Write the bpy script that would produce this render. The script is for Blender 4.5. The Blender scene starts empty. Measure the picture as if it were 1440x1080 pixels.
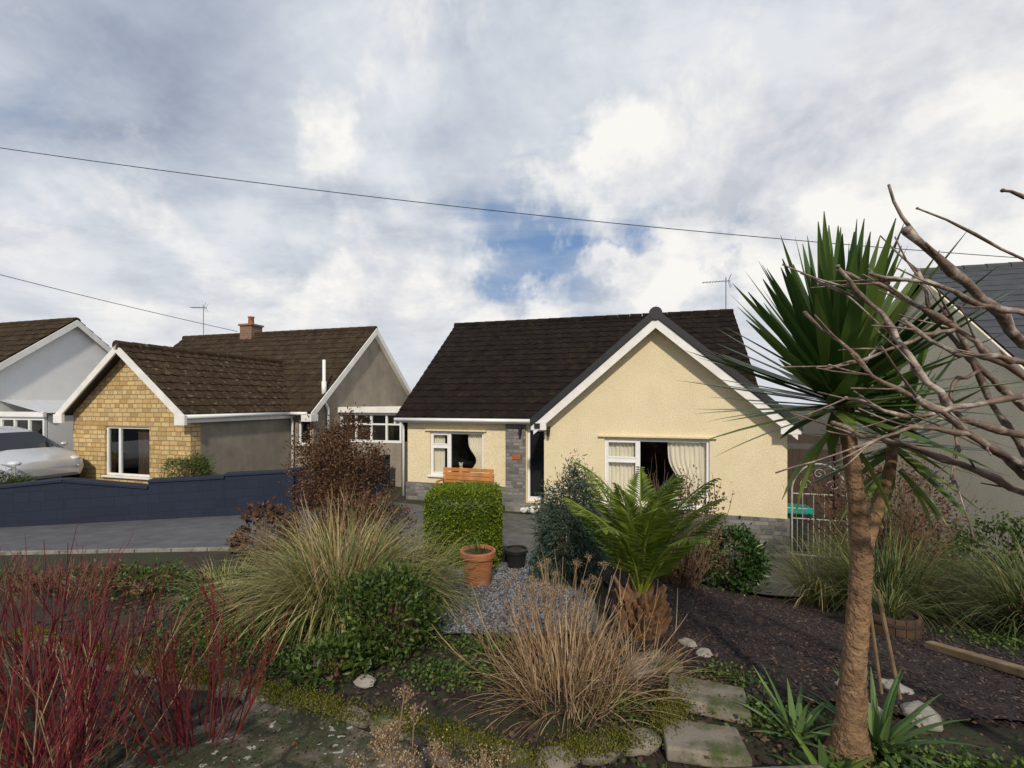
import bpy, math, random
import numpy as np
from mathutils import Vector, Matrix
random.seed(7); rng=np.random.default_rng(7)
R=math.radians
scene=bpy.context.scene
COL=scene.collection

# ------------------------------------------------------------------ materials
class NT:
    def __init__(s,tree): s.t=tree; s.n=tree.nodes; s.l=tree.links
    def node(s,typ,**kw):
        n=s.n.new(typ)
        for k,v in kw.items():
            if k=='inp':
                for a,b in v.items():
                    if isinstance(b,bpy.types.NodeSocket): s.l.new(b,n.inputs[a])
                    else: n.inputs[a].default_value=b
            else: setattr(n,k,v)
        return n
    def math(s,op,a,b=0.0,c=None,clamp=False):
        n=s.n.new('ShaderNodeMath'); n.operation=op; n.use_clamp=clamp
        for i,x in enumerate([a,b]+([c] if c is not None else [])):
            if isinstance(x,bpy.types.NodeSocket): s.l.new(x,n.inputs[i])
            else: n.inputs[i].default_value=x
        return n.outputs[0]
    def vmath(s,op,a,b=None,out=0):
        n=s.n.new('ShaderNodeVectorMath'); n.operation=op
        for i,x in enumerate([a,b]):
            if x is None: continue
            if isinstance(x,bpy.types.NodeSocket): s.l.new(x,n.inputs[i])
            else: n.inputs[i].default_value=x
        return n.outputs[out]
    def ramp(s,fac,stops):
        n=s.n.new('ShaderNodeValToRGB'); cr=n.color_ramp
        while len(cr.elements)<len(stops): cr.elements.new(0.5)
        for e,(p,c) in zip(cr.elements,stops):
            e.position=p; e.color=(*c,1) if len(c)==3 else c
        s.l.new(fac,n.inputs[0]); return n.outputs[0]
    def mix(s,f,a,b):
        n=s.n.new('ShaderNodeMix'); n.data_type='RGBA'
        for i,x in ((0,f),(6,a),(7,b)):
            if isinstance(x,bpy.types.NodeSocket): s.l.new(x,n.inputs[i])
            else: n.inputs[i].default_value= x if i==0 else ((*x,1) if len(x)==3 else x)
        return n.outputs[2]
def newmat(name):
    m=bpy.data.materials.new(name); m.use_nodes=True
    nt=NT(m.node_tree); nt.n.clear()
    out=nt.node('ShaderNodeOutputMaterial'); p=nt.node('ShaderNodeBsdfPrincipled')
    nt.l.new(p.outputs[0],out.inputs[0]); return m,nt,p,out
def objco(nt):
    return nt.node('ShaderNodeTexCoord').outputs['Object']
def noise(nt,co,scale,detail=4,rough=.55,dist=0):
    return nt.node('ShaderNodeTexNoise',inp={'Vector':co,'Scale':scale,'Detail':detail,'Roughness':rough,'Distortion':dist}).outputs[0]
def bump(nt,p,h,strength,dist=.01):
    b=nt.node('ShaderNodeBump',inp={'Height':h,'Strength':strength,'Distance':dist}); nt.l.new(b.outputs[0],p.inputs['Normal'])
def mk(name,c1,c2=None,scale=6,rough=.7,bs=0,bscale=60,c3=None,s3=1.2,t3=(.55,.7),metal=0,spec=.5,bd=.01):
    m,nt,p,out=newmat(name); co=objco(nt)
    p.inputs['Roughness'].default_value=rough; p.inputs['Metallic'].default_value=metal
    p.inputs['Specular IOR Level'].default_value=spec
    c2=c2 or tuple(x*.8 for x in c1)
    col=nt.ramp(noise(nt,co,scale,5),[(.35,c1),(.65,c2)])
    if c3:
        f=nt.ramp(noise(nt,co,s3,6,.7),[(t3[0],(0,0,0)),(t3[1],(1,1,1))])
        col=nt.mix(f,col,c3)
    nt.l.new(col,p.inputs['Base Color'])
    if bs: bump(nt,p,noise(nt,co,bscale,3),bs,bd)
    return m
def leafmat(name,cols,rough=.5,trans=.25):
    m,nt,p,out=newmat(name)
    a=nt.node('ShaderNodeAttribute',attribute_name='rnd')
    n=len(cols); col=nt.ramp(a.outputs['Fac'],[(i/max(1,n-1),c) for i,c in enumerate(cols)])
    nt.l.new(col,p.inputs['Base Color']); p.inputs['Roughness'].default_value=rough
    p.inputs['Specular IOR Level'].default_value=.3
    if trans:
        t=nt.node('ShaderNodeBsdfTranslucent'); nt.l.new(col,t.inputs[0])
        mx=nt.node('ShaderNodeMixShader'); mx.inputs[0].default_value=trans
        nt.l.new(p.outputs[0],mx.inputs[1]); nt.l.new(t.outputs[0],mx.inputs[2]); nt.l.new(mx.outputs[0],out.inputs[0])
    return m
def stonemat(name,cols,mortar,bw,bh,scale=1,ms=.012,rough=.85,warp=.02,bstr=.9):
    m,nt,p,out=newmat(name); co=objco(nt)
    sx=nt.node('ShaderNodeSeparateXYZ',inp={0:co})
    u=nt.math('ADD',sx.outputs[0],sx.outputs[1])
    nz=noise(nt,co,3,3)
    w=nt.math('MULTIPLY',nt.math('SUBTRACT',nz,.5),warp)
    cv=nt.node('ShaderNodeCombineXYZ',inp={0:nt.math('ADD',u,w),1:nt.math('ADD',sx.outputs[2],w)}).outputs[0]
    br=nt.node('ShaderNodeTexBrick',inp={'Vector':cv,'Color1':(0,0,0,1),'Color2':(1,1,1,1),'Mortar':(0,0,0,1),'Scale':scale,'Mortar Size':ms,'Mortar Smooth':.3,'Brick Width':bw,'Row Height':bh})
    br.offset=.37; br.squash=.6; br.squash_frequency=3
    f=nt.math('ADD',nt.math('MULTIPLY',br.outputs['Color'],.75),nt.math('MULTIPLY',noise(nt,co,9,5),.3))
    n=len(cols); c=nt.ramp(f,[(i/max(1,n-1),x) for i,x in enumerate(cols)])
    c=nt.mix(br.outputs['Fac'],c,mortar); nt.l.new(c,p.inputs['Base Color']); p.inputs['Roughness'].default_value=rough
    h=nt.math('ADD',nt.math('MULTIPLY',nt.math('SUBTRACT',1,br.outputs['Fac']),1.),nt.math('MULTIPLY',noise(nt,co,25,5),.6))
    bump(nt,p,h,bstr,.02); return m
def rendermat(name,c,dirt,bs=.6,streak=.1):
    m,nt,p,out=newmat(name); co=objco(nt)
    f=noise(nt,co,1.6,6,.65)
    mp=nt.node('ShaderNodeMapping',inp={0:co,3:(4,4,.5)}).outputs[0]
    st=noise(nt,mp,1.5,4,.6)
    f=nt.math('ADD',nt.math('MULTIPLY',f,1-streak),nt.math('MULTIPLY',st,streak))
    col=nt.ramp(f,[(.38,c),(.72,dirt)]); 
    sp=nt.ramp(noise(nt,co,42,3,.75),[(.35,(.72,.72,.70)),(.6,(1,1,1))])
    mm=nt.node('ShaderNodeMix',data_type='RGBA',blend_type='MULTIPLY'); mm.inputs[0].default_value=1
    nt.l.new(col,mm.inputs[6]); nt.l.new(sp,mm.inputs[7]); nt.l.new(mm.outputs[2],p.inputs['Base Color'])
    p.inputs['Roughness'].default_value=.95; bump(nt,p,noise(nt,co,42,3,.75),bs,.02); return m
def glassmat(name):
    m,nt,p,out=newmat(name); nt.n.remove(p)
    t=nt.node('ShaderNodeBsdfTransparent',inp={0:(.95,.96,.96,1)}); gl=nt.node('ShaderNodeBsdfGlossy',inp={0:(1,1,1,1),'Roughness':.02})
    fr=nt.node('ShaderNodeFresnel',inp={0:1.5}); mx=nt.node('ShaderNodeMixShader')
    nt.l.new(nt.math('ADD',fr.outputs[0],.03,clamp=True),mx.inputs[0]); nt.l.new(t.outputs[0],mx.inputs[1]); nt.l.new(gl.outputs[0],mx.inputs[2]); nt.l.new(mx.outputs[0],out.inputs[0]); return m

M={}
M['cream']=rendermat('cream_render',(.90,.77,.51),(.81,.69,.45),.8,.05)
M['cream2']=rendermat('pale_cream_render',(.88,.79,.60),(.78,.69,.52))
M['greyrender']=rendermat('grey_render',(.36,.315,.25),(.22,.19,.155),.6,.25)
M['whiterender']=rendermat('white_render',(.90,.90,.88),(.82,.82,.80),.3)
M['yellowstone']=stonemat('yellow_stone',[(.30,.19,.075),(.52,.35,.14),(.66,.48,.22),(.42,.28,.12)],(.28,.215,.125),.29,.125,warp=.05)
M['greystone']=stonemat('grey_stone',[(.06,.06,.06),(.15,.145,.14),(.26,.245,.23),(.11,.105,.10)],(.19,.175,.155),.27,.1,warp=.05)
M['blueblock']=stonemat('blue_painted_block',[(.008,.014,.033),(.012,.021,.046)],(.007,.012,.028),.44,.22,ms=.008,warp=.006,bstr=.4,rough=.8)
M['rooftile']=mk('dark_roof_tile',(.011,.008,.0075),(.020,.0145,.0125),3,.9,.4,40,c3=(.036,.030,.014),s3=2.2,t3=(.55,.8),spec=.08)
M['browntile']=mk('brown_roof_tile',(.036,.023,.014),(.058,.038,.023),2.5,.9,.4,40,c3=(.24,.19,.10),s3=7.5,t3=(.57,.70),spec=.1)
M['browntile2']=mk('weathered_roof_tile',(.034,.023,.015),(.055,.038,.024),2.5,.9,.4,40,c3=(.09,.07,.035),s3=3.5,t3=(.52,.75),spec=.1)
M['slate']=mk('slate_tile',(.035,.038,.045),(.05,.054,.06),4,.6,.2,30)
M['white']=mk('white_upvc',(.84,.84,.83),(.78,.78,.76),2,.35)
M['barge']=mk('white_bargeboard',(.84,.82,.78),(.72,.70,.65),3,.5,.1,20)
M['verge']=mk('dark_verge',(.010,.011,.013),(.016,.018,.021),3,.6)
M['glass']=glassmat('window_glass')
M['curtain']=mk('curtain_cloth',(.90,.85,.72),(.84,.79,.66),2,.9)
M['browncurtain']=mk('brown_blind',(.09,.055,.035),(.07,.045,.03),2,.9)
M['room']=mk('dark_interior',(.05,.045,.04),(.03,.028,.025),1,.9)
M['black']=mk('black_plastic',(.015,.015,.017),(.02,.02,.02),5,.4)
M['iron']=mk('weathered_painted_iron',(.47,.49,.44),(.33,.33,.28),9,.6)
M['metal']=mk('galvanised_metal',(.4,.4,.4),(.3,.3,.3),8,.35,metal=.9)
M['terracotta']=mk('terracotta',(.44,.15,.06),(.30,.10,.045),6,.8,.3,40,c3=(.42,.28,.19),s3=3)
M['wood']=mk('brown_wood',(.10,.055,.03),(.05,.03,.018),7,.8,.4,30)
M['benchwood']=mk('bench_wood',(.55,.25,.07),(.40,.17,.05),5,.5,.2,30)
M['palewood']=mk('pale_timber',(.26,.18,.095),(.15,.10,.055),7,.8,.4,30)
M['darkwood']=mk('dark_timber',(.035,.02,.014),(.05,.03,.02),6,.7,.3,30)
M['brick']=stonemat('chimney_brick',[(.18,.09,.05),(.28,.14,.08)],(.25,.22,.18),.22,.075)
M['asphalt']=mk('asphalt',(.115,.115,.125),(.08,.08,.088),3,.85,.7,160,c3=(.165,.165,.165),s3=1.1,t3=(.5,.8))
M['concrete']=mk('concrete',(.27,.255,.225),(.18,.17,.15),5,.9,.4,60,c3=(.08,.09,.045),s3=2.5,t3=(.5,.68))
M['slab']=mk('mossy_slab',(.24,.21,.165),(.15,.13,.10),7,.9,.6,50,c3=(.065,.08,.024),s3=5,t3=(.49,.62))
M['concretedark']=mk('damp_concrete',(.12,.117,.108),(.078,.075,.07),4,.8,.4,60,c3=(.045,.055,.028),s3=2,t3=(.5,.7))
M['gravel']=mk('gravel_bed',(.10,.105,.115),(.05,.052,.057),45,.9,1,90,c3=(.045,.045,.035),s3=1.8,t3=(.5,.75),bd=.03)
M['pebble']=leafmat('pebble',[(.05,.052,.06),(.125,.13,.145),(.26,.265,.28),(.10,.095,.09)],.8,0)
M['mulch']=mk('bark_mulch',(.026,.016,.017),(.012,.008,.009),25,.95,1,70,c3=(.045,.028,.024),s3=9,t3=(.5,.7),bd=.03)
M['chip']=leafmat('bark_chip',[(.012,.007,.008),(.028,.017,.017),(.05,.031,.027),(.12,.08,.055)],.9,0)
M['rock']=mk('rock',(.32,.30,.26),(.2,.19,.165),5,.9,.7,25,c3=(.12,.14,.06),s3=2.5,t3=(.5,.7),bd=.02)
M['tyre']=mk('tyre_rubber',(.015,.015,.015),(.02,.02,.02),5,.85)
M['carpaint']=mk('silver_car_paint',(.60,.62,.65),(.57,.59,.62),2,.25,metal=.35)
M['cardark']=mk('car_window_glass',(.01,.012,.015),(.015,.016,.02),2,.06)
M['alloy']=mk('alloy_rim',(.45,.46,.47),(.4,.4,.4),5,.3,metal=.8)
M['lampglass']=mk('headlamp_lens',(.65,.67,.7),(.55,.57,.6),5,.1)
M['red']=mk('red_lens',(.35,.02,.02),(.3,.02,.02),5,.2)
M['teal']=mk('teal_plastic',(.02,.3,.25),(.02,.26,.22),5,.4)
M['plaque']=mk('orange_plaque',(.45,.14,.04),(.35,.1,.03),5,.5)
M['cloth']=mk('white_plush',(.7,.68,.62),(.6,.58,.52),8,.95)
m,nt,p,out=newmat('lichen_paving'); co=objco(nt)
wn=nt.node('ShaderNodeTexNoise',inp={'Vector':co,'Scale':4.,'Detail':4.}).outputs[1]
wco=nt.vmath('ADD',co,nt.vmath('MULTIPLY',wn,(.22,.22,.22)))
vo=nt.node('ShaderNodeTexVoronoi',feature='DISTANCE_TO_EDGE',inp={'Vector':wco,'Scale':1.5})
base=nt.ramp(noise(nt,co,7,6,.75),[(.3,(.095,.075,.052)),(.5,(.18,.15,.11)),(.7,(.27,.23,.175))])
base=nt.mix(nt.ramp(noise(nt,co,2.6,6,.75),[(.49,(0,0,0)),(.59,(1,1,1))]),base,(.055,.065,.018))
base=nt.mix(nt.ramp(noise(nt,co,17,3,.6),[(.62,(0,0,0)),(.65,(1,1,1))]),base,(.56,.55,.48))
base=nt.mix(nt.ramp(vo.outputs[0],[(.01,(1,1,1)),(.04,(0,0,0))]),base,(.03,.03,.012))
nt.l.new(base,p.inputs['Base Color']); p.inputs['Roughness'].default_value=.95
h=nt.math('ADD',nt.ramp(vo.outputs[0],[(.0,(0,0,0)),(.05,(1,1,1))]),nt.math('MULTIPLY',noise(nt,co,22,6,.75),1.6)); bump(nt,p,h,1,.03); M['paving']=m
m,nt,p,out=newmat('garden_soil'); co=objco(nt)
base=nt.ramp(noise(nt,co,9,6,.7),[(.3,(.022,.015,.010)),(.5,(.045,.032,.02)),(.7,(.075,.056,.034))])
base=nt.mix(nt.ramp(noise(nt,co,1.6,6,.7),[(.48,(0,0,0)),(.6,(1,1,1))]),base,(.035,.048,.012))
nt.l.new(base,p.inputs['Base Color']); p.inputs['Roughness'].default_value=.95
bump(nt,p,noise(nt,co,25,5,.75),1,.05); M['soil']=m
M['trunk']=mk('yucca_bark',(.27,.16,.08),(.13,.075,.038),14,.9,1,35,c3=(.36,.25,.15),s3=6,bd=.03)
M['bark']=mk('smooth_bark',(.20,.135,.10),(.10,.065,.048),10,.5,.6,50,c3=(.46,.39,.33),s3=7,t3=(.5,.66))
M['twig']=mk('brown_twig',(.11,.06,.033),(.20,.13,.075),10,.8)
M['redstem']=leafmat('red_stem',[(.045,.008,.012),(.105,.010,.017),(.17,.020,.026),(.13,.05,.036)],.45,0)
M['yleaf']=leafmat('yucca_leaf',[(.016,.040,.010),(.045,.095,.02),(.11,.17,.035),(.25,.30,.08)],.32,.22)
M['palm']=leafmat('palm_leaf',[(.06,.10,.014),(.13,.19,.022),(.24,.30,.04)],.4,.35)
M['box']=leafmat('box_leaf',[(.045,.08,.006),(.12,.17,.010),(.26,.31,.022)],.5,.2)
M['green']=leafmat('green_leaf',[(.015,.035,.007),(.045,.08,.014),(.12,.17,.032)],.4,.2)
M['laurel']=leafmat('laurel_leaf',[(.012,.036,.009),(.03,.07,.016),(.10,.16,.045)],.3,.15)
M['grey']=leafmat('blue_green_needle',[(.018,.036,.022),(.04,.07,.043),(.09,.13,.085)],.6,.1)
M['brownleaf']=leafmat('dry_brown_leaf',[(.035,.016,.009),(.09,.042,.020),(.19,.10,.05)],.8,0)
M['pampas']=leafmat('pampas_leaf',[(.055,.085,.018),(.17,.19,.045),(.36,.31,.12),(.55,.46,.24)],.6,.2)
M['grassg']=leafmat('green_grass',[(.03,.055,.012),(.08,.11,.026),(.24,.22,.08)],.5,.2)
M['dry']=leafmat('dead_grass',[(.10,.055,.027),(.26,.165,.085),(.47,.34,.20)],.8,0)
M['ivy']=leafmat('ground_cover_leaf',[(.018,.042,.008),(.05,.095,.016),(.13,.19,.03)],.5,.15)
M['moss']=leafmat('moss',[(.04,.052,.006),(.09,.095,.010),(.16,.145,.018)],.9,0)
M['seed']=leafmat('dry_seed_head',[(.11,.065,.035),(.25,.165,.095),(.42,.32,.19)],.9,0)

# ------------------------------------------------------------------ mesh builder
class MB:
    def __init__(s): s.v=[]; s.f=[]; s.m=[]; s.r=[]
    def add(s,vs,fs,mi=0,r=0.5):
        o=len(s.v); s.v.extend([tuple(map(float,v)) for v in vs])
        for i,f in enumerate(fs):
            s.f.append(tuple(o+k for k in f)); s.m.append(mi); s.r.append(r if not hasattr(r,'__len__') else float(r[i]))
        return s
    def addnp(s,V,F,r,mi=0):
        o=len(s.v); s.v.extend(map(tuple,V.tolist())); s.f.extend(map(tuple,(F+o).tolist())); s.m.extend([mi]*len(F)); s.r.extend(np.broadcast_to(r,len(F)).tolist()); return s
    def box(s,x0,x1,y0,y1,z0,z1,mi=0):
        return s.add([(x0,y0,z0),(x1,y0,z0),(x1,y1,z0),(x0,y1,z0),(x0,y0,z1),(x1,y0,z1),(x1,y1,z1),(x0,y1,z1)],
              [(0,3,2,1),(4,5,6,7),(0,1,5,4),(1,2,6,5),(2,3,7,6),(3,0,4,7)],mi)
    def prism(s,poly,y0,y1,axis='y',mi=0):
        n=len(poly)
        if axis=='y': vs=[(a,y0,z) for a,z in poly]+[(a,y1,z) for a,z in poly]
        else: vs=[(y1,a,z) for a,z in poly]+[(y0,a,z) for a,z in poly]
        fs=[tuple(range(n)),tuple(range(2*n-1,n-1,-1))]+[((i+1)%n,i,n+i,n+(i+1)%n) for i in range(n)]
        return s.add(vs,fs,mi)
    def tube(s,pts,rad,n=6,mi=0,r=.5,cap=True):
        pts=[Vector(p) for p in pts]; k=len(pts)
        if not hasattr(rad,'__len__'): rad=[rad]*k
        vs=[]; ref=None
        for i,p in enumerate(pts):
            d=(pts[min(i+1,k-1)]-pts[max(i-1,0)])
            if d.length<1e-9: d=Vector((0,0,1))
            d.normalize()
            if ref is None: ref=Vector((1,0,0)) if abs(d.x)<.8 else Vector((0,1,0))
            a=d.cross(ref).normalized(); b=d.cross(a).normalized(); ref=a.cross(d)
            for j in range(n):
                t=2*math.pi*j/n; vs.append(p+(a*math.cos(t)+b*math.sin(t))*rad[i])
        fs=[]
        for i in range(k-1):
            for j in range(n):
                fs.append((i*n+j,i*n+(j+1)%n,(i+1)*n+(j+1)%n,(i+1)*n+j))
        if cap: fs.append(tuple(range(n-1,-1,-1))); fs.append(tuple((k-1)*n+j for j in range(n)))
        return s.add(vs,fs,mi,r)
    def lathe(s,prof,c=(0,0,0),n=24,mi=0):
        vs=[];fs=[]
        for r,z in prof:
            for j in range(n):
                t=2*math.pi*j/n; vs.append((c[0]+r*math.cos(t),c[1]+r*math.sin(t),c[2]+z))
        k=len(prof)
        for i in range(k-1):
            for j in range(n): fs.append((i*n+j,i*n+(j+1)%n,(i+1)*n+(j+1)%n,(i+1)*n+j))
        return s.add(vs,fs,mi)
    def blob(s,c,r,n=10,mi=0,jit=.12,seed=0):
        q=random.Random(seed); vs=[];fs=[]; st=n//2+1
        for i in range(st+1):
            ph=math.pi*i/st
            for j in range(n):
                t=2*math.pi*j/n; k=1+q.uniform(-jit,jit) if 0<i<st else 1
                vs.append((c[0]+r[0]*k*math.sin(ph)*math.cos(t),c[1]+r[1]*k*math.sin(ph)*math.sin(t),c[2]-r[2]*k*math.cos(ph)))
        for i in range(st):
            for j in range(n): fs.append((i*n+j,i*n+(j+1)%n,(i+1)*n+(j+1)%n,(i+1)*n+j))
        return s.add(vs,fs,mi)
    def build(s,name,mats,parent=None,loc=(0,0,0),rot=0,smooth=False,bevel=0,label=None,category=None,kind=None,group=None,origin=None):
        me=bpy.data.meshes.new(name)
        v=s.v
        if origin is not None:
            v=[(a-origin[0],b-origin[1],c-origin[2]) for a,b,c in v]; loc=origin
        me.from_pydata(v,[],s.f)
        if not isinstance(mats,(list,tuple)): mats=[mats]
        for x in mats: me.materials.append(x)
        me.polygons.foreach_set('material_index',s.m)
        at=me.attributes.new('rnd','FLOAT','FACE'); at.data.foreach_set('value',s.r)
        if smooth: me.polygons.foreach_set('use_smooth',[True]*len(s.f))
        me.update()
        ob=bpy.data.objects.new(name,me); COL.objects.link(ob); ob.location=loc; ob.rotation_euler[2]=rot
        if parent: ob.parent=parent
        if bevel:
            b=ob.modifiers.new('b','BEVEL'); b.width=bevel; b.segments=2; b.limit_method='ANGLE'
        for k,val in (('label',label),('category',category),('kind',kind),('group',group)):
            if val: ob[k]=val
        return ob
def empty(name,loc=(0,0,0),rot=0,parent=None,label=None,category=None,group=None):
    e=bpy.data.objects.new(name,None); COL.objects.link(e); e.location=loc; e.rotation_euler[2]=rot; e.empty_display_size=.2
    if parent: e.parent=parent
    if label: e['label']=label
    if category: e['category']=category
    if group: e['group']=group
    return e

# ------------------------------------------------------------------ terrain
def g(x,y):
    x=np.asarray(x,float); y=np.asarray(y,float)
    gl=np.interp(y,[1.5,8,12,40,400],[1.85,.95,.6,.5,-4])
    gr=np.interp(y,[1.5,4,8,11,40,400],[1.85,1.3,.2,0,0,-4])
    s=np.clip((x-1)/3.5,0,1); s=s*s*(3-2*s)
    yw=7.4+(x+17.5)*4.7/11.7+.12
    rise=.72*np.clip((y-yw)/.2,0,1)*np.clip((-6.6-x)/1.5,0,1)*np.clip((60-y)/20,0,1)*np.clip((x+80)/20,0,1)
    return gl*(1-s)+gr*s+rise
xs=np.concatenate([[-600,-300,-150,-80,-45,-30],np.arange(-22,16.01,.2),[20,30,45,80,150,300,600]])
ys=np.concatenate([[-60,-25,-10],np.arange(-3,18.01,.2),[20,23,27,33,40,60,100,200,400,900]])
XX,YY=np.meshgrid(xs,ys)
bumpy=(np.sin(XX*3.1+YY*1.7)*np.cos(YY*2.3-XX)*.012)*(np.abs(XX)<20)*(YY<7)
ZZ=g(XX,YY)+bumpy-.012
V=np.stack([XX,YY,ZZ],-1).reshape(-1,3); nx=len(xs); ny=len(ys)
I=np.arange(nx*ny).reshape(ny,nx)
F=np.stack([I[:-1,:-1],I[:-1,1:],I[1:,1:],I[1:,:-1]],-1).reshape(-1,4)
MB().addnp(V,F,.5).build('ground',M['soil'],smooth=True,kind='structure')
def patch(name,c,mat,off,nu=30,nv=20,kind='structure',wob=0):
    c=[np.array(q,float) for q in c]; mb=MB()
    U,Vv=np.meshgrid(np.linspace(0,1,nu+1),np.linspace(0,1,nv+1))
    P=(c[0]*((1-U)*(1-Vv))[...,None]+c[1]*(U*(1-Vv))[...,None]+c[2]*(U*Vv)[...,None]+c[3]*((1-U)*Vv)[...,None])
    if wob:
        ph=P[...,0]*4+P[...,1]*3; P=P+np.stack([np.sin(ph*1.3),np.cos(ph*1.9)],-1)*wob
    Z=g(P[...,0],P[...,1])+off
    V=np.concatenate([P,Z[...,None]],-1).reshape(-1,3); I=np.arange(V.shape[0]).reshape(nv+1,nu+1)
    F=np.stack([I[:-1,:-1],I[:-1,1:],I[1:,1:],I[1:,:-1]],-1).reshape(-1,4)
    return mb.addnp(V,F,.5).build(name,mat,kind=kind,smooth=True)
patch('driveway',[(-17.2,6.6),(-4.2,8.1),(-4.2,13.5),(-17.2,7.5)],M['asphalt'],.02,60,30)
patch('neighbour_driveway',[(-22,10.2),(-12.0,10.9),(-12.8,16),(-22,16)],M['asphalt'],.03,40,20)
patch('front_path',[(-4.2,8.2),(.9,7.5),(1.4,11.3),(-4.2,13.6)],M['concretedark'],.024,40,30)
patch('gravel_bed',[(-.95,3.9),(.75,3.9),(1.0,7.5),(-.9,7.7)],M['gravel'],.03,30,40,wob=.05)
patch('path',[(.55,6.6),(1.15,6.4),(1.7,8.6),(.9,9.3)],M['concrete'],.036,10,20)
patch('mulch_bed',[(.75,3.0),(6.2,2.2),(8.5,7.2),(1.3,6.6)],M['mulch'],.028,50,50,wob=.05)
patch('side_path',[(2.2,7.5),(8.5,7.0),(9.0,10.4),(.9,11.3)],M['concretedark'],.034,40,20)
patch('crazy_paving',[(-2.2,1.0),(.75,.9),(.1,2.15),(-1.65,2.85)],M['paving'],.045,30,20,wob=.05)

# ------------------------------------------------------------------ building helpers
def tiles(mb,P0,A,La,S,Ls,course=.33,wave=.3,amp=.022,lip=.028,flat=False):
    P0=np.array(P0,float);A=np.array(A,float);S=np.array(S,float);S/=np.linalg.norm(S);N=np.cross(A,S)
    nc=max(1,int(round(Ls/course)));c=Ls/nc
    du=wave/6 if not flat else wave; nu=int(La/du)+1; u=np.linspace(0,La,nu+1)
    for i in range(nc):
        if flat: pr=rng.uniform(-.003,.003,nu+1)
        else:
            ph=(u/wave)%1; pr=amp*np.where(ph<.55,np.sin(ph/.55*math.pi),-.25*np.sin((ph-.55)/.45*math.pi)); pr=pr+rng.uniform(-.0015,.0015,nu+1)
        tl=rng.uniform(-.005,.005,int(La/wave)+2)[(u/wave).astype(int)]
        lo=P0+np.outer(u,A)+S*(i*c)+np.outer(tl*2,S)
        r0=lo+np.outer(pr-.012,N); r1=lo+np.outer(pr+lip+tl,N)
        r2=P0+np.outer(u,A)+S*((i+1)*c+.015)+np.outer(pr+.004,N)
        V=np.concatenate([r0,r1,r2]);n=nu+1;I=np.arange(n)
        F=np.concatenate([np.stack([I[:-1],I[1:],I[1:]+n,I[:-1]+n],-1),np.stack([I[:-1]+n,I[1:]+n,I[1:]+2*n,I[:-1]+2*n],-1)])
        mb.addnp(V,F,.5)
def ridge(mb,p0,p1,r=.13,seg=.42):
    p0=Vector(p0);p1=Vector(p1);L=(p1-p0).length;n=max(1,int(L/seg));d=(p1-p0)/n
    for i in range(n):
        a=p0+d*i; mb.tube([a-Vector((0,0,.05)),a+d*.97-Vector((0,0,.05))],[r*1.06,r*.97],10)
def vee(mb,a0,z0,am,zm,a1,z1,y0,y1,top,bot,axis='y',mi=0):
    mb.prism([(a0,z0+bot),(am,zm+bot),(am,zm+top),(a0,z0+top)],y0,y1,axis,mi)
    mb.prism([(am,zm+bot),(a1,z1+bot),(a1,z1+top),(am,zm+top)],y0,y1,axis,mi)
def wallf(mb,a0,a1,b,z0,z1,ops=(),t=.28,gable=None,mi=0):
    A=sorted({a0,a1,*[o[0] for o in ops],*[o[1] for o in ops]}); Z=sorted({z0,z1,*[o[2] for o in ops],*[o[3] for o in ops]})
    for i in range(len(A)-1):
        for j in range(len(Z)-1):
            ca=(A[i]+A[i+1])/2;cz=(Z[j]+Z[j+1])/2
            if any(o[0]<ca<o[1] and o[2]<cz<o[3] for o in ops): continue
            x0,x1,q0,q1=A[i],A[i+1],Z[j],Z[j+1]
            mb.add([(x0,b,q0),(x1,b,q0),(x1,b,q1),(x0,b,q1)],[(0,1,2,3)],mi); mb.add([(x0,b+t,q0),(x1,b+t,q0),(x1,b+t,q1),(x0,b+t,q1)],[(3,2,1,0)],mi)
    for o in ops:
        x0,x1,q0,q1=o; mb.add([(x0,b,q0),(x1,b,q0),(x1,b,q1),(x0,b,q1),(x0,b+t,q0),(x1,b+t,q0),(x1,b+t,q1),(x0,b+t,q1)],[(0,4,5,1),(1,5,6,2),(2,6,7,3),(3,7,4,0)],mi)
    mb.add([(a0,b,z0),(a0,b+t,z0),(a0,b+t,z1),(a0,b,z1)],[(0,3,2,1)],mi); mb.add([(a1,b,z0),(a1,b+t,z0),(a1,b+t,z1),(a1,b,z1)],[(0,1,2,3)],mi)
    if gable:
        am,zm=gable; mb.prism([(a0,z1),(a1,z1),(am,zm)],b,b+t,'y',mi)
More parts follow.
